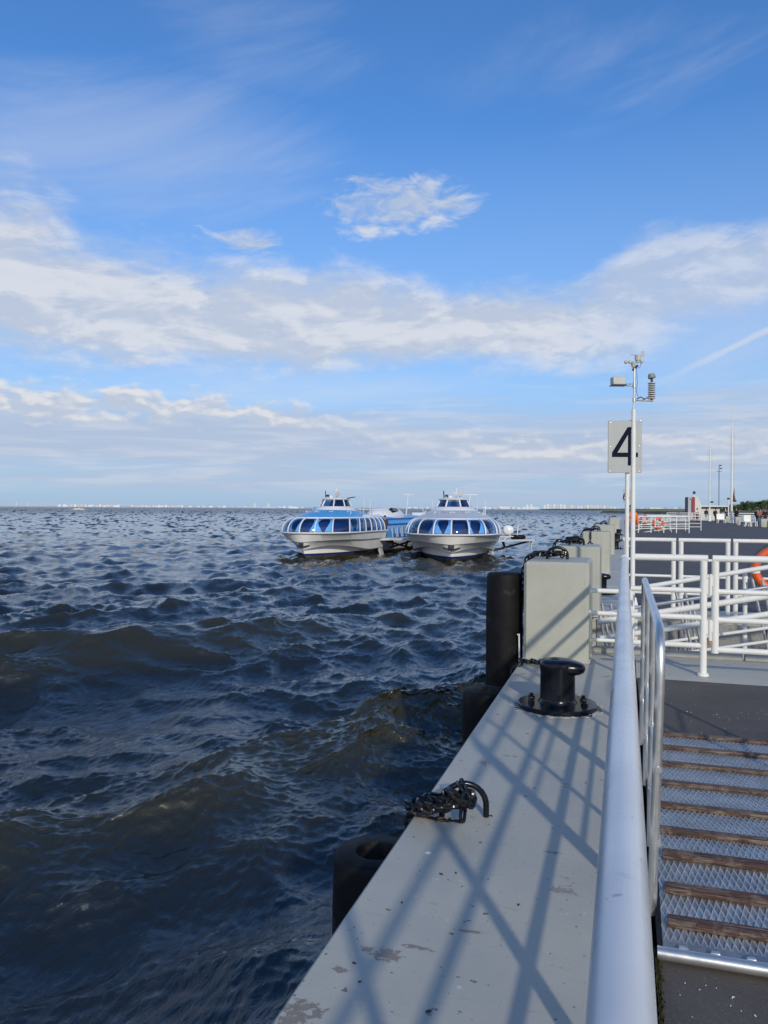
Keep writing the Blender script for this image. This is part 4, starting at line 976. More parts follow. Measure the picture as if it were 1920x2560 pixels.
def sign6():
    zc = 32.5; b = at(1570, zc)
    t = thing('berth_sign', 'distant berth sign with a dark 6, mostly hidden behind the white poles', 'sign', (b.x, b.y, 0), YAW * 0.85)
    k = zc / F; Z = lambda py: EYE + (1274.5 - py) * k; Xp = lambda px: (px - 1570) * k
    mb = MB(); mb.tube([(0, 0, 0), (0, 0, Z(1226))], 0.0235, 12); mb.build('pole', M['white'], t)
    mb = MB(); mb.box(((Xp(1556.5) + Xp(1577)) / 2, -0.05, (Z(1224) + Z(1256)) / 2), (Xp(1577) - Xp(1556.5), 0.02, Z(1224) - Z(1256)), bev=0.003); pn = mb.build('panel', M['sign'], t)
    mb = MB(); cx = Xp(1564.5)
    mb.tube([(cx + 7.2 * k * math.cos(a), -0.062, Z(1245) + 5.8 * k * math.sin(a)) for a in np.linspace(0, 2 * PI, 18, endpoint=False)], 1.1 * k, 6, closed=True)
    mb.tube([(cx + (-7.2 + 13 * f ** 2.0) * k, -0.062, Z(1245) + (14.5 * math.sin(f * PI / 2)) * k) for f in np.linspace(0, 1, 10)], 1.1 * k, 6)
    mb.build('digit_six', M['navy'], pn)
sign6()

# ------------------------------------------------------------------ hydrofoil boats
def boat(name, label, loc, psi, skin):
    t = thing(name, label, 'boat', loc, -psi, 'hydrofoil passenger boats')
    # level lines: half breadth, bow start, bow length, exponents, height(at bow .. at full breadth)
    LV = [(3.10, 0.0, 4.6, 2.0, 2.0, 1.86, 1.86), (3.12, -0.02, 4.6, 2.0, 2.0, 1.80, 1.80), (3.02, 0.10, 4.8, 2.0, 1.9, 1.72, 1.72), (2.92, 0.32, 5.2, 1.85, 1.75, 1.20, 1.28),
          (2.78, 0.42, 5.4, 1.8, 1.65, 1.13, 1.20), (2.66, 0.66, 6.0, 1.7, 1.45, 0.66, 0.52), (2.24, 0.84, 6.6, 1.6, 1.3, 0.60, 0.46), (2.20, 0.92, 6.8, 1.6, 1.3, 0.40, 0.40), (2.18, 1.0, 6.9, 1.6, 1.3, 0.26, 0.26), (1.5, 1.9, 9, 1.6, 1.1, -0.4, -0.6), (0.2, 2.3, 12, 1.5, 1.0, -0.9, -0.9)]
    def pl(lv, u, ymax=9.4):
        b, y0, L, n, m, za, zb = lv; sg = 1 if u >= 0 else -1; f = abs(u)
        if f <= 0.6:
            w = f / 0.6; w = w * w * (3 - 2 * w) * 0.35 + w * 0.65; tt = w ** 1.6
            x = b * max(1 - (1 - tt) ** n, 0) ** (1 / m); y = y0 + L * tt; z = za + (zb - za) * w
            if lv is LV[5] or lv is LV[6]: z += 0.34 * math.sin(PI * w) ** 1.2
            if lv is LV[3] or lv is LV[4]: z += 0.10 * math.sin(PI * w)
        else:
            g = (f - 0.6) / 0.4; x = b; y = y0 + L + (ymax - y0 - L) * g; z = zb
        return Vector((sg * x, y, z))
    US = list(np.linspace(-1, 1, 61))
    def strip(nm, i0, i1, m, ymax, lab=None, ang=28):
        mb = MB(); mb.grid([[pl(LV[i], u, ymax) for u in US] for i in range(i0, i1 + 1)]); return mb.build(nm, m, t, ang=ang, label=lab)
    strip('hull', 1, 7, skin['hull'], 9.6)
    strip('boot_stripe', 7, 8, M['hullblue'], 33.0)
    strip('bottom', 8, 10, M['hullbottom'], 33.0)
    gr = MB(); gr.tube([pl(LV[0], u, 9.6) - Vector((0, 0, 0.03)) for u in US], 0.055, 8); gr.build('gunwale', M['boatwhite'], t)
    dk = MB(); dk.grid([[Vector((pl(LV[0], u).x * k, pl(LV[0], u).y + (1 - k) * 0.8, 1.80)) for u in US] for k in (1.0, 0.0)]); dk.build('foredeck', M['boatwhite'], t)
    # ---- panoramic saloon
    def wl(f, u, ins=0.0, ymax=9.3):
        c = math.cos(f * PI / 2); s = math.sin(f * PI / 2)
        b = 2.36 + 0.62 * c - ins; y0 = 1.35 - 1.20 * c + ins; L = 4.4 - ins
        p = pl((b, y0, L, 2.0, 2.0, 0, 0), u, ymax); p.z = 1.88 + 0.93 * s ** 1.0; return p
    RB = [0.0, 0.13, 0.27, 0.42, 0.555, 0.665, 0.76, 0.85, 0.93, 1.0]
    RB = [-r for r in RB[:0:-1]] + RB
    for r in RB:
        mb = MB(); mb.tube([wl(f, r) for f in np.linspace(0, 1, 9)], 0.055, 6); mb.build('window_rib', M['boatwhite'], t)
    for a, b in zip(RB, RB[1:]):
        mb = MB(); mb.grid([[wl(f, a + (b - a) * g) for g in np.linspace(0, 1, 6)] for f in np.linspace(0, 1, 9)]); p = mb.build('window_pane', M['pane'], t)
        rnd = random.Random(int((a + 2) * 1000) + len(label))
        if rnd.random() < 0.92:
            for sd in (0, 1):
                if rnd.random() < 0.18: continue
                mb = MB(); tie = rnd.uniform(0.35, 0.6); wide = rnd.uniform(0.34, 0.5)
                G = []
                for f in np.linspace(0.02, 0.98, 9):
                    k = abs(f - tie) / max(tie, 1 - tie); wd = 0.10 + (wide - 0.10) * k ** 1.2
                    row = []
                    for g in np.linspace(0, 1, 7):
                        gg = 0.03 + wd * g; gg = gg if sd == 0 else 1 - gg
                        row.append(wl(f, a + (b - a) * gg, 0.10 + 0.015 * math.sin(g * 14)))
                    G.append(row)
                mb.grid(G); mb.build('curtain', M['curtain'], p)
    mb = MB(); mb.grid([[wl(f, u, 0.55) for u in US] for f in (0, 0.5, 1)]); mb.build('saloon_lining', M['inside'], t)
    mb = MB(); mb.add([wl(0, -1), wl(0, 1), wl(0.4, 1), wl(0.7, 1), wl(1, 1), wl(1, -1), wl(0.7, -1), wl(0.4, -1)], [tuple(range(8))]); mb.v = [(x, 9.29, z) for x, y, z in mb.v]; mb.build('saloon_bulkhead', M['boatwhite'], t)
    mb = MB(); mb.tube([wl(1.0, u) + Vector((0, 0, 0.0)) for u in US], 0.075, 8); mb.build('roof_rim', M['boatwhite'], t)
    # roof rising to the wheelhouse
    def roof(u, k):
        e = wl(1.0, u); a = PI * u; c = Vector((1.25 * math.sin(a * 1.0), 6.3 - 1.9 * math.cos(a), 3.40))
        p = e.lerp(c, k); p.z = 2.83 + 0.57 * math.sin(k * PI / 2) ** 1.1; return p
    mb = MB(); mb.grid([[roof(u, k) for u in US] for k in np.linspace(0, 1, 9)]); mb.build('roof', skin['roof'], t, ang=60)
    mb = MB(); mb.add([roof(u, 1.0) for u in US], [tuple(range(61))]); mb.build('roof_top', skin['roof'], t)
    for sg in (-1, 1):
        mb = MB(); mb.ball((sg * 1.95, 7.9, 2.82), (0.55, 1.9, 0.24), n=14, m=8); mb.build('roof_fairing', M['boatgrey'] if skin['tag'] == 2 else M['boatwhite'], t)
    # ---- wheelhouse
    def ring(rx, ry, z, cy=6.2, n=40):
        return [Vector((rx * math.sin(a), cy - ry * math.cos(a), z)) for a in np.linspace(-PI, PI, n, endpoint=False)]
    mb = MB(); mb.grid([ring(1.62, 2.1, 3.28), ring(1.5, 1.95, 3.42), ring(1.22, 1.62, 3.62), ring(1.18, 1.56, 3.64)], closed=True); mb.build('wheelhouse_base', M['boatwhite'], t, ang=50)
    w0 = lambda a: Vector((1.18 * math.sin(a), 6.2 - 1.56 * math.cos(a), 3.64)); w1 = lambda a: Vector((0.94 * math.sin(a), 6.26 - 1.24 * math.cos(a), 4.12))
    CUT = [0.0 - 0.42, 0.42, 1.15, 1.9, 2.6]; CUT = [-2.6, -1.9, -1.15, -0.42, 0.42, 1.15, 1.9, 2.6]
    for a, b in zip(CUT, CUT[1:]):
        mb = MB(); mb.grid([[w0(a + (b - a) * g).lerp(w1(a + (b - a) * g), k) for g in np.linspace(0, 1, 5)] for k in np.linspace(0, 1, 3)]); mb.build('wheelhouse_window', M['pane2'], t)
    for a in CUT:
        mb = MB(); mb.tube([w0(a), w1(a)], 0.055, 8); mb.build('pillar', M['boatwhite'], t)
    mb = MB(); mb.add([w0(2.6), w0(-2.6), w1(-2.6), w1(2.6)], [(0, 1, 2, 3)]); mb.build('wheelhouse_back', M['boatwhite'], t)
    mb = MB(); mb.grid([ring(0.94, 1.24, 4.11, 6.26), ring(1.04, 1.36, 4.15, 6.26), ring(1.02, 1.32, 4.20, 6.26), ring(0.7, 0.95, 4.27, 6.26), ring(0.05, 0.1, 4.30, 6.26)], closed=True); wr = mb.build('wheelhouse_roof', M['boatwhite'], t, ang=50)
    mb = MB(); mb.box((0, 6.3, 3.70), (1.5, 1.6, 0.25), bev=0.1); mb.ball((-0.25, 6.2, 3.98), (0.13, 0.13, 0.16)); mb.ball((0.3, 6.3, 3.95), (0.12, 0.12, 0.15)); mb.build('wheelhouse_interior', M['inside'], t)
    mb = MB(); mb.tube([(0.15, 6.0, 4.3), (0.15, 6.0, 4.75)], 0.03, 6); mb.tube([(0.15, 6.0, 4.72), (0.15, 6.0, 4.98)], 0.06, 8); mb.box((0.15, 6, 4.62), (0.3, 0.05, 0.05)); mb.build('mast', M['boatwhite'], wr)
    mb = MB(); mb.tube([(0.42, 5.7, 4.3), (0.42, 5.7, 4.45)], 0.05, 8); mb.lathe([(0.10, -0.1), (0.17, 0.0), (0.17, 0.08), (0.11, 0.085)], (0.42, 5.62, 4.56), 12, rot=Matrix.Rotation(PI / 2, 3, 'X')); mb.build('searchlight', M['grey'], wr)
    mb = MB(); mb.lathe([(0.18, 0), (0.2, 0.1), (0.14, 0.16), (0, 0.18)], (-0.25, 5.9, 4.28), 12); mb.build('radar_drum', M['boatwhite'], wr)
    mb = MB(); mb.tube([(-0.62, 5.7, 4.2), (-0.66, 5.7, 4.78)], 0.035, 6); mb.box((-0.46, 5.7, 4.42), (0.22, 0.12, 0.16)); mb.build('horn', M['dark'], wr)
    if skin['tag'] == 1:
        mb = MB(); mb.box((1.05, 6.7, 4.28), (0.75, 0.5, 0.03), Matrix.Rotation(-0.16, 3, 'Y')); mb.build('window_visor', M['dark'], t)
    for x, h in ((-1.5, 1.35), (1.55, 1.45), (2.1, 1.35)):
        mb = MB(); mb.tube([(x, 8.2, 2.85), (x, 8.3, 2.85 + h)], [0.028, 0.012], 6); mb.build('whip_antenna', M['boatwhite'], t)
    for x, y in ((-1.75, 4.9), (1.75, 4.9), (-1.0, 3.4), (0.95, 3.4), (0.0, 2.9)):
        mb = MB(); mb.tube([(x - 0.14, y, 3.0), (x - 0.14, y, 3.28), (x + 0.14, y, 3.28), (x + 0.14, y, 3.0)], 0.03, 6); mb.build('roof_fitting', M['boatwhite'], t)
    # rails around wheelhouse deck
    for sg in (-1, 1):
        mb = MB(); mb.tube([(sg * 2.05, 6.3, 2.95), (sg * 2.05, 6.3, 3.55), (sg * 2.0, 8.9, 3.5), (sg * 2.0, 8.9, 2.9)], 0.025, 6); mb.build('roof_rail', M['steel'], t)
    # anchor on the stem
    mb = MB(); mb.box((0, 0.42, 1.06), (0.34, 0.2, 0.3), bev=0.05); mb.tube([(-0.5, 0.75, 0.98), (-0.2, 0.38, 0.9), (0, 0.36, 0.82), (0.2, 0.38, 0.9), (0.5, 0.75, 0.98)], 0.05, 6); mb.build('anchor', M['dark'], t)
    # ---- boarding recess and the after cabin
    mb = MB(); mb.box((0, 9.95, 1.95), (4.2, 1.3, 1.7)); rec = mb.build('boarding_lobby', skin['lobby'], t)
    for sg in (-1, 1):
        mb = MB(); mb.box((sg * 2.105, 9.85, 1.93), (0.02, 0.75, 1.45)); mb.build('doorway', M['inside'], rec)
    AY0, AY1 = 10.55, 32.0
    def sec(y, a):
        k = min(max((y - 22) / 10.5, 0), 1); b = 2.72 - 0.5 * k; top = 2.92 - 0.25 * k
        c, s = math.cos(a), math.sin(a); x = b * math.copysign(abs(c) ** 0.62, c); z = 1.0 + (top - 1.0) * abs(s) ** 0.8
        return Vector((x, y, z))
    AA = np.linspace(0, PI, 29); YS = np.linspace(AY0, AY1, 10)
    mb = MB(); mb.grid([[sec(y, a) for a in AA] for y in YS]); mb.add([sec(AY0, a) for a in AA], [tuple(range(29))]); mb.add([sec(AY1, a) for a in AA], [tuple(range(29))]); mb.build('after_cabin', skin['cabin'], t, ang=40)
    hb = MB(); hb.grid([[(sg * b, y, z) for sg, b, z in ((-1, 2.3, 0.2), (-1, 2.75, 0.85), (-1, 2.78, 1.02), (1, 2.78, 1.02), (1, 2.75, 0.85), (1, 2.3, 0.2))] for y in (9.3, 33)]); hb.build('after_hull', skin['hull'], t)
    for a0 in (0.60, 0.95):
        for sg in (-1, 1):
            aa = a0 if sg > 0 else PI - a0
            mb = MB(); mb.tube([sec(y, aa) + Vector((sg * 0.06, 0, 0.03)) for y in np.linspace(AY0, AY1, 12)], 0.06, 6); mb.build('roof_gutter', M['midblue'], t)
    # arched windows along the cabin side, white surrounds with short dark lights
    for sg in (-1, 1):
        for k in range(9):
            y0 = 12.2 + k * 1.25
            def S(y, a): return sec(y, a if sg > 0 else PI - a) + Vector((sg * 0.03, 0, 0.004))
            pts = [S(y0 - 0.42, 0.06), S(y0 - 0.42, 0.30)] + [S(y0 - 0.42 * math.cos(q), 0.30 + 0.16 * math.sin(q)) for q in np.linspace(0.3, PI - 0.3, 6)] + [S(y0 + 0.42, 0.30), S(y0 + 0.42, 0.06)]
            mb = MB(); mb.tube(pts, 0.05, 5); fr = mb.build('window_arch', skin['arch'], t)
            mb = MB(); mb.grid([[S(y0 - 0.36 + 0.72 * g, a) for g in (0, 0.5, 1)] for a in (0.05, 0.11, 0.17)]); mb.build('window_light', M['midblue'], fr)
    if skin['tag'] == 1:
        for k, (y, a, m_) in enumerate([(24.6, 0.40, M['boatwhite']), (25.6, 0.24, M['boatwhite'])]):
            mb = MB(); c = sec(y, a); mb.lathe([(0.34, 0), (0.36, 0.05), (0.2, 0.06), (0, 0.05)], c, 14, rot=Matrix.Rotation(PI / 2, 3, 'Y')); mb.build('round_vent', m_, t)
        mb = MB(); mb.grid([[sec(23.6 + 1.1 * g, a) + Vector((0.035, 0, 0.01)) for g in (0, 0.5, 1)] for a in (0.05, 0.11, 0.17)]); mb.build('orange_notice', mat('orange_notice', (0.62, 0.25, 0.10), 0.5), t)
        for q, m_ in enumerate((M['midblue'], M['boatwhite'], mat('red_band', (0.5, 0.07, 0.06), 0.5), M['midblue'])):
            mb = MB(); mb.grid([[sec(27.0 + q * 0.8 + 1.6 * (a / 0.4), a) + Vector((0.035, 0, 0.01)) + Vector((0, 0.5 * g, 0)) for g in (0, 1)] for a in np.linspace(0.36, 0.1, 5)]); mb.build('flag_stripe', m_, t)
        mb = MB(); mb.box((0.9, 24.5, 2.95), (1.7, 0.05, 0.35)); mb.build('name_board', M['boatwhite'], t)
    # machinery hood with a dark opening, aft mast
    mb = MB(); mb.ball((0.35, 16.2, 2.75), (1.45, 3.3, 0.92), n=20, m=10); hd = mb.build('engine_hood', M['boatwhite'], t)
    mb = MB(); mb.box((1.30, 15.6, 3.28), (0.5, 1.5, 0.46), Matrix.Rotation(-0.55, 3, 'Y'), bev=0.1); mb.build('hood_opening', M['darkglass'], hd)
    mb = MB(); mb.tube([(0.8, 20.5, 2.8), (1.0, 20.5, 4.75)], 0.06, 6); mb.box((1.02, 20.5, 4.78), (1.2, 0.06, 0.06)); mb.build('signal_mast', M['boatwhite'], t)
    mb = MB(); mb.tube([(-0.2, 11.0, 3.0), (-0.2, 11.0, 3.42), (1.5, 12.6, 3.40), (1.5, 12.6, 2.95)], 0.03, 6); mb.build('roof_rail', M['boatwhite'], t)
    # ---- foil sponsons
    for sg in (-1, 1):
        mb = MB(); poly = [(2.55, 8.6), (3.3, 8.9), (5.55, 9.6), (5.7, 10.6), (5.4, 11.1), (2.55, 11.4)]
        mb.prism([(sg * a, b) for a, b in poly], 1.06, 1.20, lambda a, b, h: (a, b, h + (abs(a) - 2.5) * 0.02)); w = mb.build('foil_platform', M['boatgrey'], t)
        mb = MB(); mb.grid([[(sg * 2.45, 7.2, 1.1), (sg * 2.9, 8.9, 1.17), (sg * 3.3, 10, 1.18)], [(sg * 2.3, 7.0, 0.5), (sg * 2.45, 9, 0.6), (sg * 2.5, 10, 0.7)]]); mb.build('foil_root', skin['hull'], w)
        mb = MB(); mb.tube([(sg * 5.15, 10.2, 1.08), (sg * 2.55, 10.2, 0.30)], 0.075, 8); mb.tube([(sg * 3.35, 10, 1.05), (sg * 3.5, 10, 0.55)], 0.09, 8); mb.build('strut', M['dark'], w)
        mb = MB(); mb.box((sg * 5.3, 10.1, 0.85), (0.09, 0.5, 0.8)); mb.build('end_fin', M['boatgrey'], w)
        mb = MB(); mb.box((sg * 2.75, 9.3, -0.1), (0.14, 0.6, 1.2), Matrix.Rotation(sg * -0.35, 3, 'Y')); mb.build('foil_leg', M['boatgrey'], w)
    if skin['tag'] == 2:
        fr = MB(); fr.tube([(3.1, 9.6, 1.2), (3.1, 9.6, 2.2)], 0.04, 6); fr.tube([(4.3, 9.6, 1.2), (4.38, 9.6, 2.35)], 0.04, 6); fr.tube([(3.1, 9.6, 1.45), (4.3, 9.6, 1.45)], 0.04, 6); fr.tube([(3.4, 9.6, 1.2), (3.9, 9.6, 1.6)], 0.04, 6); f_ = fr.build('raft_cradle', M['boatwhite'], t)
        mb = MB(); mb.lathe([(0.20, -0.5), (0.34, -0.42), (0.37, -0.05), (0.385, -0.045), (0.385, 0.045), (0.37, 0.05), (0.34, 0.42), (0.20, 0.5)], (3.7, 9.75, 1.90), 18, rot=Matrix.Rotation(PI / 2 - 0.1, 3, 'X')); mb.build('life_raft_drum', M['boatwhite'], f_)
    return t
SK1 = dict(tag=1, hull=M['hull'], roof=M['skyblue'], cabin=M['skyblue'], lobby=M['boatwhite'], arch=M['boatgrey'])
SK2 = dict(tag=2, hull=M['hull'], roof=M['boatgrey'], cabin=M['boatgrey'], lobby=M['boatwhite'], arch=M['boatgrey'])
random.seed(5)
b1 = boat('hydrofoil_boat', 'left hydrofoil with sky blue roof and blue after cabin', (BOATS[0][0], BOATS[0][1], WATER - 0.02), BOATS[0][2], SK1)
b1.scale = (0.93, 1, 1)
b2 = boat('hydrofoil_boat', 'right hydrofoil with pale grey roof and a white raft drum', (BOATS[1][0], BOATS[1][1], WATER - 0.02), BOATS[1][2], SK2)
b2.scale = (1.08, 1, 1)
def on_boat(i, x, y, z):
    ox, oy, psi, _ = BOATS[i]; return Vector((ox + x * math.cos(psi) + y * math.sin(psi), oy - x * math.sin(psi) + y * math.cos(psi), WATER - 0.02 + z))
def tyre(name, label, loc, R, r, rot):
    mb = MB(); mb.tube([(R * math.cos(a), R * math.sin(a), 0) for a in np.linspace(0, 2 * PI, 20, endpoint=False)], r, 10, closed=True)
    o = mb.build(name, M['rubber']); o.location = loc; o.rotation_euler = rot; tag(o, label, 'tyre')
tyre('old_tyre', 'black tyre lying on the right foil platform of the right hydrofoil', on_boat(1, 4.75, 10.0, 1.40), 0.42, 0.16, (0, 0, 0))
tyre('old_tyre', 'black tyre hanging at the side between the two hydrofoils', on_boat(0, 5.05, 10.2, 1.35), 0.40, 0.17, (1.2, 0.3, 0))
tyre('old_tyre', 'second black tyre wedged between the two hydrofoils', on_boat(0, 5.6, 10.4, 1.22), 0.40, 0.17, (1.0, -0.4, 0.4))
lifebuoy('lifebuoy', 'orange lifebuoy on the right side of the right hydrofoil', on_boat(1, 2.75, 9.2, 2.25), PI / 2 - 0.4, 0.34, 0.07)

# ------------------------------------------------------------------ people
def skinned(name, verts, edges, radii, m, parent, root=0, sub=1):
    me = bpy.data.meshes.new(name); me.from_pydata([tuple(v) for v in verts], edges, [])
    o = bpy.data.objects.new(name, me); C.objects.link(o)
    md = o.modifiers.new('skin', 'SKIN'); md.use_smooth_shade = True
    for i, r in enumerate(radii):
        sv = me.skin_vertices[0].data[i]; sv.radius = (r, r) if not isinstance(r, tuple) else r; sv.use_root = (i == root)
    if sub: o.modifiers.new('sub', 'SUBSURF').levels = sub
    dg = bpy.context.evaluated_depsgraph_get(); ev = o.evaluated_get(dg)
    nm = bpy.data.meshes.new_from_object(ev); o.modifiers.clear(); o.data = nm; bpy.data.meshes.remove(me)
    nm.materials.clear(); nm.materials.append(m); nm.polygons.foreach_set('use_smooth', [True] * len(nm.polygons))
    o.parent = parent; return o
_cm = {}
def cloth(c):
    if c not in _cm: _cm[c] = mat('cloth_%d' % len(_cm), c, 0.8, var=0.15, vscale=9)
    return _cm[c]
def person(label, loc, rz, h=1.75, top=(0.02, 0.02, 0.025), legs=(0.02, 0.02, 0.025), shoes=(0.03, 0.03, 0.03), arms='down', stride=0.06, seated=False, hair='short', bag=None, vest=None, lower=None, group=None, sub=1):
    t = thing('person', label, 'person', loc, rz, group); k = h / 1.75
    # joints, facing -Y
    hipz = 0.90; 
    J = dict(pel=(0, 0, 0.94), sp=(0, 0.01, 1.12), ch=(0, 0.01, 1.32), nk=(0, 0.0, 1.47), hd0=(0, -0.01, 1.56), hd1=(0, -0.015, 1.66))
    for s, g in ((-1, 'l'), (1, 'r')):
        f = stride * s
        J['hp' + g] = (s * 0.09, 0, 0.90)
        if seated:
            J['kn' + g] = (s * 0.10, -0.42, 0.92); J['an' + g] = (s * 0.10, -0.44, 0.50); J['to' + g] = (s * 0.11, -0.58, 0.45)
        else:
            J['kn' + g] = (s * 0.095, f * 0.5 - 0.02, 0.49); J['an' + g] = (s * 0.10, f, 0.085); J['to' + g] = (s * 0.115, f - 0.14, 0.035)
        J['sh' + g] = (s * 0.175, 0.01, 1.40)
        if arms == 'down': J['el' + g] = (s * 0.235, 0.03, 1.13); J['wr' + g] = (s * 0.245, -0.04, 0.89)
        elif arms == 'phone': J['el' + g] = (s * 0.23, -0.02, 1.14); J['wr' + g] = (s * 0.08, -0.22, 1.25)
        elif arms == 'folded': J['el' + g] = (s * 0.24, -0.06, 1.14); J['wr' + g] = (s * -0.05, -0.20, 1.16)
        else: J['el' + g] = (s * 0.26, 0.0, 1.15); J['wr' + g] = (s * 0.2, -0.18, 1.02)
    V = lambda n: Vector(J[n]) * k
    names = ['pel', 'sp', 'ch', 'nk', 'hd0', 'hd1'] + [a + g for g in 'lr' for a in ('hp', 'kn', 'an', 'to', 'sh', 'el', 'wr')]
    rad = dict(pel=(0.145, 0.105), sp=(0.13, 0.09), ch=(0.15, 0.105), nk=0.052, hd0=0.082, hd1=0.088, hp=0.085, kn=0.055, an=0.038, to=0.032, sh=0.058, el=0.040, wr=0.028)
    E = [('pel', 'sp'), ('sp', 'ch'), ('ch', 'nk'), ('nk', 'hd0'), ('hd0', 'hd1')]
    for g in 'lr': E += [('pel', 'hp' + g), ('hp' + g, 'kn' + g), ('kn' + g, 'an' + g), ('an' + g, 'to' + g), ('ch', 'sh' + g), ('sh' + g, 'el' + g), ('el' + g, 'wr' + g)]
    vs = [V(n) for n in names]; rs = []
    for n in names:
        r = rad.get(n, rad.get(n[:2])); rs.append(tuple(x * k for x in r) if isinstance(r, tuple) else r * k)
    ed = [(names.index(a), names.index(b)) for a, b in E]
    for g in 'lr':                                   # palm and five fingers
        d = (V('wr' + g) - V('el' + g)).normalized(); sd = Vector((1, 0, 0)) if abs(d.x) < 0.7 else Vector((0, 1, 0)); sd = (sd - d * sd.dot(d)).normalized(); fw = d.cross(sd)
        i0 = len(vs); vs.append(V('wr' + g) + d * 0.07 * k); rs.append((0.034 * k, 0.016 * k)); ed.append((names.index('wr' + g), i0))
        for q, (o_, L) in enumerate(((-0.024, 0.065), (-0.008, 0.078), (0.008, 0.074), (0.024, 0.056))):
            a = vs[i0] + sd * o_ * k + d * 0.02 * k; vs += [a, a + (d * 0.6 * L + fw * 0.012) * k, a + (d * 0.9 * L + fw * 0.035) * k]; rs += [0.009 * k, 0.0085 * k, 0.007 * k]
            n0 = len(vs); ed += [(i0, n0 - 3), (n0 - 3, n0 - 2), (n0 - 2, n0 - 1)]
        a = V('wr' + g) + d * 0.03 * k + fw * 0.03 * k; vs += [a, a + (d * 0.04 + fw * 0.025) * k]; rs += [0.010 * k, 0.008 * k]; n0 = len(vs); ed += [(i0, n0 - 2), (n0 - 2, n0 - 1)]
    skinned('body', vs, ed, rs, M['skin'], t, 0, sub)
    fc = MB(); hc = V('hd1'); fc.ball(hc + Vector((0, -0.098, -0.045)) * k, (0.014 * k, 0.02 * k, 0.022 * k), n=8, m=5)
    for s in (-1, 1): fc.ball(hc + Vector((s * 0.088, 0.0, -0.045)) * k, (0.012 * k, 0.022 * k, 0.034 * k), n=8, m=5)
    fc.build('nose_and_ears', M['skin'], t)
    ey = MB()
    for s in (-1, 1): ey.ball(hc + Vector((s * 0.034, -0.082, -0.02)) * k, (0.011 * k, 0.008 * k, 0.008 * k), n=8, m=5)
    ey.box(hc + Vector((0, -0.085, -0.098)) * k, (0.045 * k, 0.008 * k, 0.01 * k)); ey.build('eyes_and_mouth', M['dark'], t)
    # clothes: a jacket over trunk and arms, trousers over hips and legs
    def sub_(ns, es, extra, m, nm, over={}):
        idx = {n: i for i, n in enumerate(ns)}; rr_ = []
        for n in ns:
            r = over.get(n, over.get(n[:2], rad.get(n, rad.get(n[:2])))); rr_.append(tuple((x + extra) * k for x in r) if isinstance(r, tuple) else (r + extra) * k)
        return skinned(nm, [V(n) for n in ns], [(idx[a], idx[b]) for a, b in es], rr_, m, t, 0, sub)
    J['ct'] = (0, 0.005, 1.43); J['wrl2'] = tuple((Vector(J['wrl']) * 0.9 + Vector(J['ell']) * 0.1)); J['wrr2'] = tuple((Vector(J['wrr']) * 0.9 + Vector(J['elr']) * 0.1)); J['hem'] = (0, 0.0, 0.88 if not seated else 0.93)
    ns = ['sp', 'hem', 'ch', 'ct', 'shl', 'ell', 'wrl2', 'shr', 'elr', 'wrr2']
    ov = dict(hem=(0.15, 0.115), ct=0.075, wr=0.034)
    sub_(ns, [('sp', 'hem'), ('sp', 'ch'), ('ch', 'ct'), ('ch', 'shl'), ('shl', 'ell'), ('ell', 'wrl2'), ('ch', 'shr'), ('shr', 'elr'), ('elr', 'wrr2')], 0.016, cloth(top), 'jacket', ov)
    ns = ['pel', 'hpl', 'knl', 'anl', 'hpr', 'knr', 'anr']
    sub_(ns, [('pel', 'hpl'), ('hpl', 'knl'), ('knl', 'anl'), ('pel', 'hpr'), ('hpr', 'knr'), ('knr', 'anr')], 0.014, cloth(legs), 'trousers', dict(an=0.05))
    if lower:
        mb = MB(); mb.lathe([(0.175 * k, 0.84 * k), (0.178 * k, 0.93 * k), (0.172 * k, 1.02 * k)], (0, 0.0, 0), 18, sy=0.78); mb.build('jacket_hem', cloth(lower), t)
    for g in 'lr':
        mb = MB(); a = V('an' + g); b = V('to' + g); mb.ball((a + b) / 2 + Vector((0, 0.01, -0.02 * k)), (0.048 * k, 0.135 * k, 0.05 * k), n=12, m=6); mb.v = [(x, y, max(z, (a.z - 0.085 * k))) for x, y, z in mb.v]; mb.build('shoe', cloth(shoes), t)
    hm = MB(); hc = V('hd1'); L = 0.112 if hair == 'short' else 0.125
    G = []
    for i in range(7):
        ph = PI / 2 * i / 6 * (1.12 if hair == 'short' else 1.9)
        G.append([hc + Vector((0.100 * k * math.sin(ph) * math.cos(a), (0.014 + 0.112 * math.sin(ph) * math.sin(a)) * k, (0.018 + L * math.cos(ph)) * k)) if not (math.sin(a) < -0.35 and ph > 1.15) else hc + Vector((0.098 * k * math.cos(a) * 0.98, (0.014 + 0.105 * math.sin(a)) * k, 0.052 * k)) for a in np.linspace(0, 2 * PI, 18, endpoint=False)])
    hm.grid(G, closed=True); hm.build('hair', M['hair'], t, ang=80)
    if bag:
        mb = MB(); mb.box((0, 0.20 * k, 1.20 * k), (0.30 * k, 0.17 * k, 0.42 * k), bev=0.06 * k, seg=3)
        for s in (-1, 1): mb.tube([(s * 0.1, 0.14, 1.38), (s * 0.11, 0.0, 1.45), (s * 0.12, -0.14, 1.32), (s * 0.12, -0.10, 1.12)], 0.018, 6)
        mb.build('backpack', cloth(bag), t)
    if vest:
        for z in (1.02, 1.24):
            mb = MB(); mb.lathe([(0.170 * k, (z - 0.025) * k), (0.172 * k, (z + 0.025) * k)], (0, 0.008, 0), 18, sy=0.74); mb.build('reflective_band', M['white_tape'] if vest == 'white' else cloth((0.05, 0.04, 0.03)), t)
    return t
p = at(1579, 32.0)
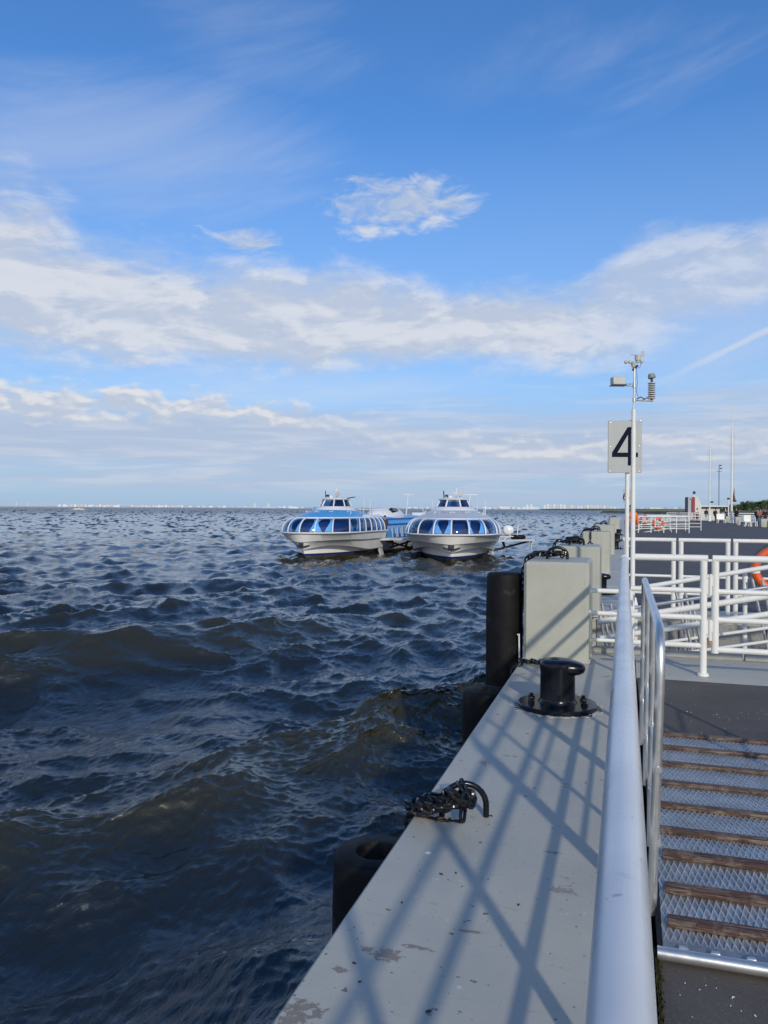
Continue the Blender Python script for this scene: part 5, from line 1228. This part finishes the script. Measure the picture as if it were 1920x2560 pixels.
person('person in an orange safety jacket and grey trousers walking away along the quay', (p.x, p.y, 0), PI + 0.1, 1.72, (0.95, 0.155, 0.012), (0.10, 0.10, 0.11), (0.45, 0.45, 0.46), 'down', 0.16, vest='dark', lower=(0.30, 0.29, 0.29), sub=2)
def far(px, zc, label, rz, **kw):
    p = at(px, zc); person(label, (p.x, p.y, kw.pop('z', 0)), rz, **kw)
far(1743, 103, 'person in a white top and black trousers by the white kiosk wall', 0.3, top=(0.72, 0.72, 0.75), legs=(0.012, 0.012, 0.015), arms='phone', h=1.78)
far(1766, 103, 'person in white trousers with a teal backpack, seen from behind', 2.4, top=(0.015, 0.015, 0.018), legs=(0.62, 0.62, 0.62), arms='down', hair='long', bag=(0.01, 0.05, 0.075), h=1.8)
far(1789, 98, 'person in a dark jacket with a red front standing by the white seat', 0.9, top=(0.02, 0.018, 0.05), legs=(0.03, 0.025, 0.05), hair='long', bag=(0.25, 0.03, 0.02), h=1.78, arms='folded')
far(1817, 99, 'person in dark teal behind the pale bin left of the tall flagpole', 0.2, top=(0.012, 0.035, 0.055), arms='folded', h=1.66)
far(1841, 92, 'person in black standing just right of the tall flagpole', -0.8, top=(0.014, 0.014, 0.018), h=1.82)
far(1893, 84, 'person in a beige jacket with a dark backpack among the group at the right', 2.2, top=(0.36, 0.27, 0.22), legs=(0.02, 0.03, 0.05), hair='long', bag=(0.015, 0.015, 0.018), h=1.74)
far(1901, 86, 'person in a rusty red top among the group at the right', 0.6, top=(0.42, 0.09, 0.06), legs=(0.05, 0.07, 0.10), h=1.76, hair='long')
far(1913, 76, 'person in a black hooded coat standing behind the nearest pale bin', 0.0, top=(0.01, 0.01, 0.012), legs=(0.015, 0.015, 0.02), h=1.72, hair='long')
far(1802, 100, 'person in black sitting low on the white seat beside the bin', 0.0, top=(0.012, 0.012, 0.015), seated=True, h=1.7, z=-0.42)
p = on_boat(0, 2.55, 9.9, 1.2)
person('person in a dark jacket standing in the doorway of the left hydrofoil', tuple(p), 0.3, 1.74, (0.05, 0.035, 0.03), (0.03, 0.03, 0.04))
p = on_boat(1, -2.75, 9.8, 1.0)
person('person in a dark orange top at the left side of the right hydrofoil', tuple(p), 0.0, 1.70, (0.30, 0.08, 0.04), (0.03, 0.03, 0.04))

# ------------------------------------------------------------------ the far end of the quay
def far_gate():
    zc = 52.0; a = at(1596, zc); b = at(1723, zc); L = (b - a).length; rz = math.atan2(b.y - a.y, b.x - a.x)
    # rows of white rail panels round the next berth
    def row(loc, L, n, label, r=0.03, hs=(0.28, 0.54, 0.80), rz_=rz):
        t = thing('railing_row', label, 'railing', loc, rz_, 'white railings round the next berth')
        for i in range(n + 1):
            mb = MB(); mb.tube([(L * i / n, 0, 0), (L * i / n, 0, 1.08)], r * 1.15, 8); mb.build('post', M['white'], t)
        mb = MB(); mb.tube([(0, 0, 1.08), (L, 0, 1.08)], r * 1.15, 8); mb.build('top_rail', M['white'], t)
        for h in hs:
            mb = MB(); mb.tube([(0, 0, h), (L, 0, h)], r * 0.9, 8); mb.build('mid_rail', M['white'], t)
        return t
    row((a.x, a.y, 0), L, 4, 'front white railing of the next berth carrying the orange lifebuoy')
    a2 = at(1598, 58.0); row((a2.x, a2.y, 0), 4.6, 4, 'rear white railing of the next berth, behind the one with the lifebuoy', 0.026)
    a3 = at(1604, 66.0); row((a3.x, a3.y, 0), 2.4, 2, 'short white railing at the back of the next berth', 0.026)
    # slanting gangway in that berth
    t = thing('boarding_gangway', 'far white gangway with slanting rails inside the next berth', 'gangway', (a.x, a.y, 0), rz)
    for z0, z1 in ((0.15, 0.55), (0.42, 0.80), (-0.1, 0.3)):
        mb = MB(); mb.tube([(0.1, 1.2, z0), (L * 0.85, 1.2, z1)], 0.03, 8); mb.build('slanting_rail', M['white'], t)
    for x in (1.35, 1.65, 1.95, 2.5):
        mb = MB(); mb.tube([(x + 0.15, 1.15, -0.1), (x, 1.15, 1.25 if x == 1.95 else 0.95)], 0.024, 8); mb.build('stanchion', M['white'], t)
    c = at(1646, zc - 0.12); lifebuoy('lifebuoy', 'orange lifebuoy on the white railing of the next berth', (c.x, c.y, EYE - (1308 - 1274.5) / F * zc), rz, 0.31, 0.068)
    c = at(1611, 57.8); lifebuoy('lifebuoy', 'orange lifebuoy partly hidden on the rear railing of the next berth', (c.x, c.y, EYE - (1298 - 1274.5) / F * 57.8), rz + 0.5, 0.29, 0.062)
far_gate()
def end_rail():
    t = thing('end_railing', 'long white railing across the far end of the quay', 'railing', (6.0, 123.4, 0), 0)
    for x in np.arange(0, 30.1, 3.0):
        mb = MB(); mb.tube([(x, 0, 0), (x, 0, 1.08)], 0.055, 8); mb.build('post', M['white'], t)
    for h, r in ((1.08, 0.06), (0.8, 0.045), (0.54, 0.045), (0.28, 0.045)):
        mb = MB(); mb.tube([(0, 0, h), (30, 0, h)], r, 8); mb.build('rail', M['white'], t)
end_rail()
def kiosk():
    zc = 116.0; a = at(1718, zc); u = zc / F
    t = thing('kiosk', 'white and crimson kiosk with a curved side at the far end of the quay', 'kiosk', (a.x, a.y, 0), YAW * 0.5)
    H = (1301 - 1242) * u * 0.985
    mb = MB(); mb.box((5 * u, 0.6, H / 2), (8 * u, 1.6, H)); mb.build('grey_panel', mat('pale_grey_panel', (0.40, 0.42, 0.46), 0.5), t)
    mb = MB(); mb.box((0.5 * u, 0.6, H / 2), (1.5 * u, 1.64, H * 0.998)); mb.build('dark_edge', M['dark'], t)
    mb = MB(); mb.box((13.0 * u, 0.6, H / 2), (8.6 * u, 1.7, H * 1.002)); cp = mb.build('crimson_panel', M['crimson'], t)
    mb = MB(); mb.box((10.0 * u, -0.27, H * 0.2), (2.6 * u, 0.06, H * 0.22)); mb.build('notice', M['white_tape'], cp)
    poly = [(17.4 * u, 0), (33 * u, 0), (32.5 * u, H * 0.62), (30 * u, H * 0.82), (25.5 * u, H * 0.985), (17.4 * u, H)]
    mb = MB(); mb.prism(poly, -0.25, 1.4, lambda x, z, y: (x, y, z)); mb.build('curved_side', M['cream'], t)
    mb = MB(); mb.box((7.5 * u, -0.3, H * 0.95), (0.12, 0.3, 0.16)); mb.build('camera', M['white'], t)
    b = at(1736, zc); mb = MB(); mb.tube([(0, 0, H), (0, 0, H + 8 * u)], 0.05, 6); mb.tube([(0, 0, H + 3 * u), (0.28, 0, H + 1 * u)], 0.04, 6)
    l = thing('roof_lamp', 'small dark lantern standing on top of the kiosk', 'lantern', (b.x, b.y + 0.6, 0)); mb.build('stem', M['white'], l)
    mb = MB(); mb.lathe([(0.14, H + 8 * u), (0.2, H + 9 * u), (0.2, H + 13 * u), (0.13, H + 14.5 * u), (0, H + 15.5 * u)], (0, 0, 0), 10); mb.build('lantern', M['dark'], l)
    # low pavilion to its right
    b = at(1751, 117.0); t2 = thing('pavilion', 'low white flat roofed pavilion behind the waiting people', 'building', (b.x, b.y + 0.4, 0), YAW * 0.5)
    h = (1300 - 1263) * u
    mb = MB(); mb.prism([(0, 0), (45 * u, 0), (49.5 * u, h * 0.93), (0, h * 0.93)], 0.3, 4.0, lambda x, z, y: (x, y, z)); mb.build('wall', M['cream'], t2)
    mb = MB(); mb.box((31 * u, 1.9, h * 0.965), (70 * u, 4.6, h * 0.07)); mb.build('flat_roof', M['white'], t2)
    mb = MB(); mb.box((31 * u, 1.9, h * 0.91), (66 * u, 4.3, h * 0.035)); mb.build('fascia', M['dark'], t2)
    mb = MB(); mb.tube([(63 * u, 0.5, 0), (63 * u, 0.5, h * 0.92)], 0.06, 8); mb.build('column', M['white'], t2)
kiosk()
def flagpole(px, zc, top, yard, label, r):
    b = at(px, zc); t = thing('flagpole', label, 'flagpole', (b.x, b.y, 0), 0, 'tall white flagpoles'); u = zc / F
    H = EYE + (1275 - top) * u; Y_ = EYE + (1275 - yard) * u
    mb = MB(); mb.tube([(0, 0, 0), (0, 0, Y_ * 0.45), (0, 0, Y_)], [r * 1.25, r, r * 0.8], 10); mb.build('pole', M['white'], t)
    mb = MB(); mb.tube([(0, 0, Y_), (0.02, 0, H)], [r * 0.55, r * 0.25], 8); mb.build('topmast', M['white'], t)
    mb = MB(); mb.lathe([(r * 2.6, 0), (r * 2.4, 0.2), (r * 1.3, 0.75), (r * 1.2, 0.8)], (0, 0, 0), 12); mb.build('base', M['white'], t)
    mb = MB(); mb.tube([(-5.5 * u, 0, Y_ - 6 * u), (-5.5 * u, 0, Y_ - 3 * u), (5 * u, 0, Y_ + 3 * u), (6 * u, 0, Y_ + 0 * u)], 0.025, 6); mb.build('yard', M['steel'], t)
    mb = MB(); mb.tube([(r * 2.2, 0, 3.2), (5 * u, 0, Y_)], 0.014, 5); mb.tube([(-r * 1.5, 0, 1.5), (-5 * u, 0, Y_ - 3 * u)], 0.014, 5); mb.build('halyard', M['grey'], t)
    mb = MB(); mb.box((r * 2 + 0.1, 0, 2.65), (0.42, 0.25, 0.22), bev=0.05); mb.tube([(-0.1, 0, 2.6), (0.5, 0, 2.7)], 0.04, 6); mb.build('floodlight', M['dark'], t)
    return t, u
flagpole(1774, 108.0, 1100, 1128, 'shorter white flagpole in front of the pavilion', 0.085)
f2, u = flagpole(1829, 93.0, 1005, 1090, 'tallest white flagpole standing between the pale bins', 0.105)
mb = MB(); mb.grid([[(0.26 + 0.05 * math.sin(j * 1.9 + i), 0.04 * math.cos(j * 1.3), 3.2 + i * 0.28 ) if True else 0 for j in range(4)] for i in range(5)]); 
def furled_flag():
    b = at(1834.5, 93.0); mb = MB(); mb.tube([(0, 0, 2.55), (0.03, 0, 2.9), (-0.02, 0.02, 3.3), (0.02, 0, 3.75), (0.0, 0, 4.2)], [0.10, 0.14, 0.10, 0.06, 0.02], 7)
    o = mb.build('furled_flag', mat('dark_red_flag', (0.16, 0.05, 0.04), 0.8, var=0.5, vscale=4)); o.location = (b.x, b.y, 0); tag(o, 'furled dark red flag bundled low on the tallest flagpole', 'flag')
furled_flag()
def light_mast():
    b = at(1797, 190.0); u = 190 / F; t = thing('light_mast', 'thin dark floodlight mast rising behind the pavilion', 'light mast', (b.x, b.y, 0)); H = EYE + (1275 - 1163) * u
    mb = MB(); mb.tube([(0, 0, -1.9), (0, 0, H)], 0.09, 8); mb.build('pole', mat('grey_mast', (0.14, 0.14, 0.15), 0.6), t)
    for dz, dx in ((-5, 0.3), (-13, 0.45)):
        mb = MB(); mb.box((dx, 0, H + dz * u + 0.5), (0.5, 0.4, 0.22), Matrix.Rotation(0.3, 3, 'Y')); mb.build('floodlight', M['dark'], t)
    mb = MB(); mb.box((0, 0, H - 15 * u), (1.2, 0.6, 0.06)); mb.build('platform', M['dark'], t)
light_mast()
def lamp_post():
    b = at(1821, 97.0); t = thing('lamp_post', 'short white lamp post left of the tallest flagpole', 'lamp post', (b.x, b.y, 0)); 
    mb = MB(); mb.tube([(0, 0, 0), (0, 0, 2.85)], 0.075, 8); mb.build('post', M['white'], t)
    mb = MB(); mb.lathe([(0.08, 2.85), (0.19, 2.92), (0.16, 3.06), (0, 3.1)], (0, 0, 0), 10); mb.build('lamp_head', M['dark'], t)
lamp_post()
def bin_(px, zc, label, rz):
    b = at(px, zc); t = thing('planter_bin', label, 'bin', (b.x, b.y, 0), rz, 'pale concrete bins on the far deck')
    mb = MB(); mb.box((0, 0, 0.40), (0.52, 0.52, 0.78), bev=0.06, seg=2, taper=1.06); mb.build('body', M['block'], t)
    mb = MB(); mb.box((0, 0, 0.80), (0.40, 0.40, 0.05), bev=0.01); mb.build('opening', M['dark'], t)
bin_(1818.5, 96, 'pale concrete bin just left of the tallest flagpole', 0.2)
bin_(1843, 88, 'pale concrete bin just right of the tallest flagpole', 0.2)
bin_(1908, 70, 'nearest pale concrete bin, by the group at the right edge', 0.2)
def seat(px, zc, label, w, rz, back, nm='white_bench'):
    b = at(px, zc); t = thing(nm, label, 'chair' if back and w < 0.8 else 'bench', (b.x, b.y, 0), rz, 'white seats on the far deck')
    mb = MB(); mb.box((0, 0, 0.43), (w, 0.55, 0.06)); mb.build('seat', M['white'], t)
    for x in np.arange(-w / 2 + 0.04, w / 2, 0.62 if w > 1 else w - 0.08):
        for y in (-0.24, 0.24):
            mb = MB(); mb.box((x, y, 0.2), (0.06, 0.06, 0.4)); mb.build('leg', M['white'], t)
    if back:
        mb = MB(); mb.box((0, 0.26, 0.78), (w, 0.04, 0.62), Matrix.Rotation(-0.1, 3, 'X')); mb.build('backrest', M['white'], t)
seat(1803, 93, 'white bench beside the person with the red front', 0.9, 0.2, True)
seat(1870, 74, 'white high backed chair between the pale bins', 0.62, 0.1, True, 'deck_chair')
seat(1882, 75, 'low white table beside the high backed chair', 0.72, 0.15, False)
seat(1858, 80, 'low white bench left of the high backed chair', 0.9, 0.2, False)

# ------------------------------------------------------------------ far shore, trees, city, bridge, ships
def land(name, px0, px1, zc, h, depth, m, n=60, seed=1):
    rnd = random.Random(seed); mb = MB(); G = []
    for i in range(n + 1):
        p = at(px0 + (px1 - px0) * i / n, zc); d = Vector((-math.sin(YAW), math.cos(YAW), 0)); hh = h * rnd.uniform(0.7, 1.25) if 0 < i < n else 0.1
        G.append([p + Vector((0, 0, WATER - 1)), p + d * 2 + Vector((0, 0, WATER + hh * 0.6)), p + d * depth * 0.3 + Vector((0, 0, WATER + hh)), p + d * depth + Vector((0, 0, WATER + hh)), p + d * depth + Vector((0, 0, WATER - 1))])
    mb.grid(G); o = mb.build(name, m); structure(o); return o
M['reed'] = mat('reed_bank', (0.085, 0.085, 0.045), 0.9, var=0.4, vscale=0.06)
M['farland'] = mat('far_land', (0.10, 0.12, 0.08), 0.9, var=0.3, vscale=0.01)
M['farsand'] = mat('far_pale_shore', (0.46, 0.46, 0.43), 0.9, var=0.2, vscale=0.01)
land('reed_bank', 1790, 2500, 560, 1.8, 300, M['reed'], seed=2)
land('far_bank', 1480, 2300, 2600, 6, 900, M['farland'], seed=3)
land('far_shore', -700, 1640, 7600, 7.5, 900, M['farsand'], n=160, seed=4)
def wood():
    rnd = random.Random(9)
    leafm, nt, b = newmat('tree_leaves'); pp = nt.new('ShaderNodeNewGeometry').outputs['Position']
    nt.put(b.inputs['Base Color'], nt.mix(nt.mr(nt.noise(pp, 0.25, 4, 0.6), 0.3, 0.7), (0.022, 0.042, 0.012, 1), (0.085, 0.11, 0.035, 1))); b.inputs['Roughness'].default_value = 0.7
    bark = mat('bark', (0.05, 0.04, 0.03), 0.9)
    def tree(px, zc, H, W, label):
        p = at(px, zc); t = thing('tree', label, 'tree', (p.x, p.y, WATER + 1.5), 0, 'leafy trees on the far bank')
        mb = MB(); mb.tube([(0, 0, 0), (0.1, 0, H * 0.35), (0, 0.1, H * 0.8)], [H * 0.03, H * 0.022, H * 0.006], 6)
        for q in range(5): a = rnd.uniform(0, 6.3); mb.tube([(0, 0, H * (0.3 + 0.08 * q)), (W * 0.3 * math.cos(a), W * 0.3 * math.sin(a), H * (0.5 + 0.08 * q))], [H * 0.012, H * 0.005], 5)
        mb.build('trunk', bark, t)
        mb = MB(); cl = [(rnd.uniform(-1, 1) * W * 0.34, rnd.uniform(-1, 1) * W * 0.34, H * rnd.uniform(0.3, 0.85), rnd.uniform(0.16, 0.30) * W) for _ in range(13)]
        for (cx, cy, cz, cr) in cl:
            for _ in range(130):
                d = Vector((rnd.gauss(0, 1), rnd.gauss(0, 1), rnd.gauss(0, 0.8))).normalized() * cr * rnd.uniform(0.55, 1.05)
                c = Vector((cx, cy, max(cz + d.z, 0.4))) + Vector((d.x, d.y, 0)); a = Vector((rnd.gauss(0, 1), rnd.gauss(0, 1), rnd.gauss(0, 1))).normalized(); bb = a.orthogonal().normalized(); s_ = rnd.uniform(0.25, 0.6) * H / 11
                mb.add([c - a * s_, c + bb * s_ * 0.7, c + a * s_, c - bb * s_ * 0.7], [(0, 1, 2, 3)])
        mb.build('crown', leafm, t, fixn=False)
    spec = [(1806, 5.5, 8), (1818, 6.5, 9), (1830, 8.0, 11), (1842, 9.5, 11), (1853, 11, 12), (1866, 10, 12), (1878, 11.5, 12), (1890, 12.5, 13), (1903, 12, 13), (1917, 13, 14), (1931, 12.5, 13), (1946, 12, 13), (1962, 13, 14), (1980, 12, 14), (2000, 13, 15)]
    NM = ['low bushy', 'low rounded', 'pale green rounded', 'mid height', 'taller dark', 'pale dense', 'dark dense', 'tall dark', 'broad pale', 'tall broad']
    for i, (px, H, W) in enumerate(spec):
        tree(px, 820 + 40 * math.sin(i * 2.1), H * 1.02, W * 0.62 + 3, (NM[i] + ' tree on the far bank behind the quay railing') if i < 10 else 'tree on the far bank beyond the right edge of the picture')
wood()
def city():
    rnd = random.Random(21); meshes = {}
    def bld(px, zc, wpx, hpx, m, label, group):
        u = zc / F; w, h, d = wpx * u, hpx * u + 4, max(wpx * u * 0.6, 14)
        mb = MB(); mb.box((0, 0, h / 2), (w, d, h)); nb = max(1, int(w / 28))
        for i in range(nb): mb.box((-w / 2 + w * (i + 0.5) / nb, 0, h + 1.8), (w / nb * rnd.uniform(0.3, 0.7), d * 0.5, 3.6))
        fl = max(2, int(h / 7))
        o = mb.build('building', m, None); p = at(px, zc); o.location = (p.x, p.y, WATER + 2); o.rotation_euler = (0, 0, math.atan2(-(px - 960), F) + YAW + rnd.uniform(-0.1, 0.1)); tag(o, label, 'building', group)
    # (from, to, height px, count)
    W, P_, G = M['city'], M['city2'], M['city3']
    def runs(x0, x1, n, h0, h1, zc, ms, label, group, wf=0.8):
        st = (x1 - x0) / n
        for i in range(n): bld(x0 + st * (i + 0.5) + rnd.uniform(-0.2, 0.2) * st, zc + rnd.uniform(-150, 350), st * wf * rnd.uniform(0.7, 1.2), rnd.uniform(h0, h1), rnd.choice(ms), label, group)
    g1 = 'pale buildings on the far left shore'
    runs(145, 300, 17, 2.5, 5.5, 7700, [W, W, P_], 'small pale building in the low row on the far left shore', g1)
    runs(352, 460, 13, 2.5, 5.5, 7700, [W, W, P_], 'small pale building in the low row on the far left shore', g1)
    runs(470, 620, 9, 1.5, 3.2, 7800, [W, P_], 'tiny pale building on the far shore left of the bridge', 'tiny pale buildings left of the bridge', 0.5)
    runs(690, 760, 5, 1.5, 3.0, 7800, [W], 'tiny pale building on the far shore right of the bridge', 'tiny pale buildings right of the bridge', 0.6)
    runs(1000, 1140, 9, 1.5, 3.0, 7800, [W, P_], 'tiny pale building on the shore behind the hydrofoils', 'tiny pale buildings behind the hydrofoils', 0.6)
    runs(1205, 1352, 12, 2.0, 4.8, 7700, [W, W, P_], 'small pale building on the shore right of the hydrofoils', 'small pale buildings right of the hydrofoils', 0.75)
    bld(1262, 7600, 26, 5.0, W, 'long low white hall on the shore right of the hydrofoils', 'white halls on the far shore')
    for px, w, h in ((1318, 5, 10), (1328, 5, 10.5)): bld(px, 7650, w, h, W, 'pale twin tower on the shore left of the tall blocks', 'pale twin towers')
    for i, (px, w, h) in enumerate([(1362, 6, 9.5), (1370, 5, 11.5), (1377, 5, 10), (1386, 6, 11.5), (1394, 5, 10), (1403, 6, 11.5), (1411, 5, 10), (1420, 6, 8), (1430, 7, 8.5), (1438, 5, 7.5), (1446, 5, 8), (1454, 6, 7.5), (1463, 6, 8), (1470, 5, 9.5), (1479, 7, 10), (1487, 5, 8), (1495, 6, 9), (1503, 6, 8), (1511, 5, 8.5), (1519, 7, 7), (1528, 6, 5.5), (1537, 6, 6), (1545, 6, 6)]):
        bld(px, 7600 + 30 * (i % 4), w, h, [W, W, P_, W, P_][i % 5], 'tall white apartment block in the row left of the sign poles', 'tall white apartment blocks')
    runs(1590, 1716, 22, 2.5, 7.0, 6200, [W, G, P_, G], 'pale block in the hazy row between the sign poles and the kiosk', 'hazy blocks between the poles and the kiosk', 0.7)
    bld(1640, 5900, 30, 4.0, W, 'long low white hall between the sign poles and the kiosk', 'white halls between the poles and the kiosk')
    # cable-stayed bridge
    zc = 7700; u = zc / F; p = at(655, zc); t = thing('cable_bridge', 'distant pale cable stayed bridge with two pylons on the horizon', 'bridge', (p.x, p.y, WATER), math.atan2(-(655 - 960), F) + YAW)
    mb = MB(); mb.box((0, 0, 2.2 * u), (110 * u, 14, 0.8 * u)); mb.build('deck', W, t)
    for x in (-18, 16):
        mb = MB(); mb.tube([(x * u - 8, 0, 0), (x * u, 0, 13 * u)], 4.0, 6); mb.tube([(x * u + 8, 0, 0), (x * u, 0, 13 * u)], 4.0, 6); mb.build('pylon', W, t)
        for d in (-14, -10, -6, 6, 10, 14):
            mb = MB(); mb.tube([(x * u, 0, 12 * u), ((x + d) * u, 0, 2.4 * u)], 0.5, 4); mb.build('stay', W, t)
    for px, h in ((41, 12), (69, 10.5)):
        zc = 8000; u = zc / F; p = at(px, zc); mb = MB(); mb.tube([(0, 0, 0), (0, 0, h * u)], [4.5, 2.5], 6); o = mb.build('tower_mast', W); o.location = (p.x, p.y, WATER + 2)
        tag(o, 'slim white tower at the far left, ' + ('the taller, left one of the pair' if h == 12 else 'the lower, right one of the pair'), 'tower', 'slim white towers')
    # cargo ship
    for px, zc, L, lb in ((342, 6000, 32, 'white and grey ship lying on the horizon at the left'), (1255 - 520, 6200, 22, 'white ship on the horizon just left of the left hydrofoil')):
        u = zc / F; p = at(px, zc); t = thing('cargo_ship', lb, 'ship', (p.x, p.y, WATER), math.atan2(-(px - 960), F) + YAW)
        hl = L * u
        mb = MB(); mb.prism([(-hl / 2, 2.6 * u), (-hl * 0.47, 0), (hl * 0.46, 0), (hl / 2, 2.6 * u)], -6, 6, lambda x, z, y: (x, y, z)); mb.build('hull', M['boatwhite'] if L < 30 else mat('ship_grey', (0.35, 0.36, 0.38), 0.5), t)
        mb = MB(); mb.box((-hl * 0.35, 0, 4.2 * u), (hl * 0.22, 10, 3.4 * u)); mb.build('superstructure', W, t)
        mb = MB(); mb.box((hl * 0.12, 0, 3.2 * u), (hl * 0.6, 10, 1.4 * u)); mb.build('deck_cargo', W, t)
        mb = MB(); mb.tube([(-hl * 0.33, 0, 5.8 * u), (-hl * 0.33, 0, 8 * u)], 0.8, 5); mb.build('mast', W, t)
    # speedboat throwing spray
    zc = 760; u = zc / F; p = at(196, zc); t = thing('speedboat', 'small white speedboat throwing up spray far out at the left', 'boat', (p.x, p.y, WATER), math.atan2(-(196 - 960), F) + YAW + 0.25)
    mb = MB(); mb.grid([[(-4.6, 0, 0.7), (-4.6, 0, 1.9)], [(-2.5, -1.5, 0.4), (-2.5, -1.9, 2.0)], [(2.5, -1.8, 0.3), (2.5, -2.0, 1.9)], [(4.6, -1.7, 0.3), (4.6, -1.8, 1.8)], [(4.6, 1.7, 0.3), (4.6, 1.8, 1.8)], [(-2.5, 1.5, 0.4), (-2.5, 1.9, 2.0)], [(-4.6, 0, 0.7), (-4.6, 0, 1.9)]]); mb.build('hull', M['boatwhite'], t)
    mb = MB(); mb.box((0.6, 0, 2.6), (4.6, 2.8, 1.5), bev=0.4); c = mb.build('cabin', M['boatwhite'], t)
    mb = MB(); mb.box((0.3, 0, 2.75), (4.64, 2.84, 0.5), bev=0.05); mb.build('cabin_window', M['darkglass'], c)
    mb = MB(); mb.tube([(0.8, 0, 3.3), (0.8, 0, 4.6)], 0.09, 6); mb.build('mast', M['boatwhite'], c)
    rr_ = random.Random(4); mb = MB()
    for _ in range(420):
        x = rr_.gauss(0, 4.2); zz = abs(rr_.gauss(0, 0.7)) ; s_ = rr_.uniform(0.08, 0.3); y = rr_.gauss(-2.2, 0.9)
        mb.add([(x - s_, y, zz), (x, y - s_, zz + s_ * 0.4), (x + s_, y, zz), (x, y + s_, zz + s_)], [(0, 1, 3), (1, 2, 3), (0, 2, 1), (0, 3, 2)])
    sp = mb.build('spray', mat('sea_spray', (0.8, 0.8, 0.8), 0.9), None, fixn=False); sp.location = (p.x, p.y, WATER); sp.rotation_euler = t.rotation_euler; tag(sp, 'white spray round the bow of the far speedboat', 'spray'); sp['kind'] = 'stuff'
city()
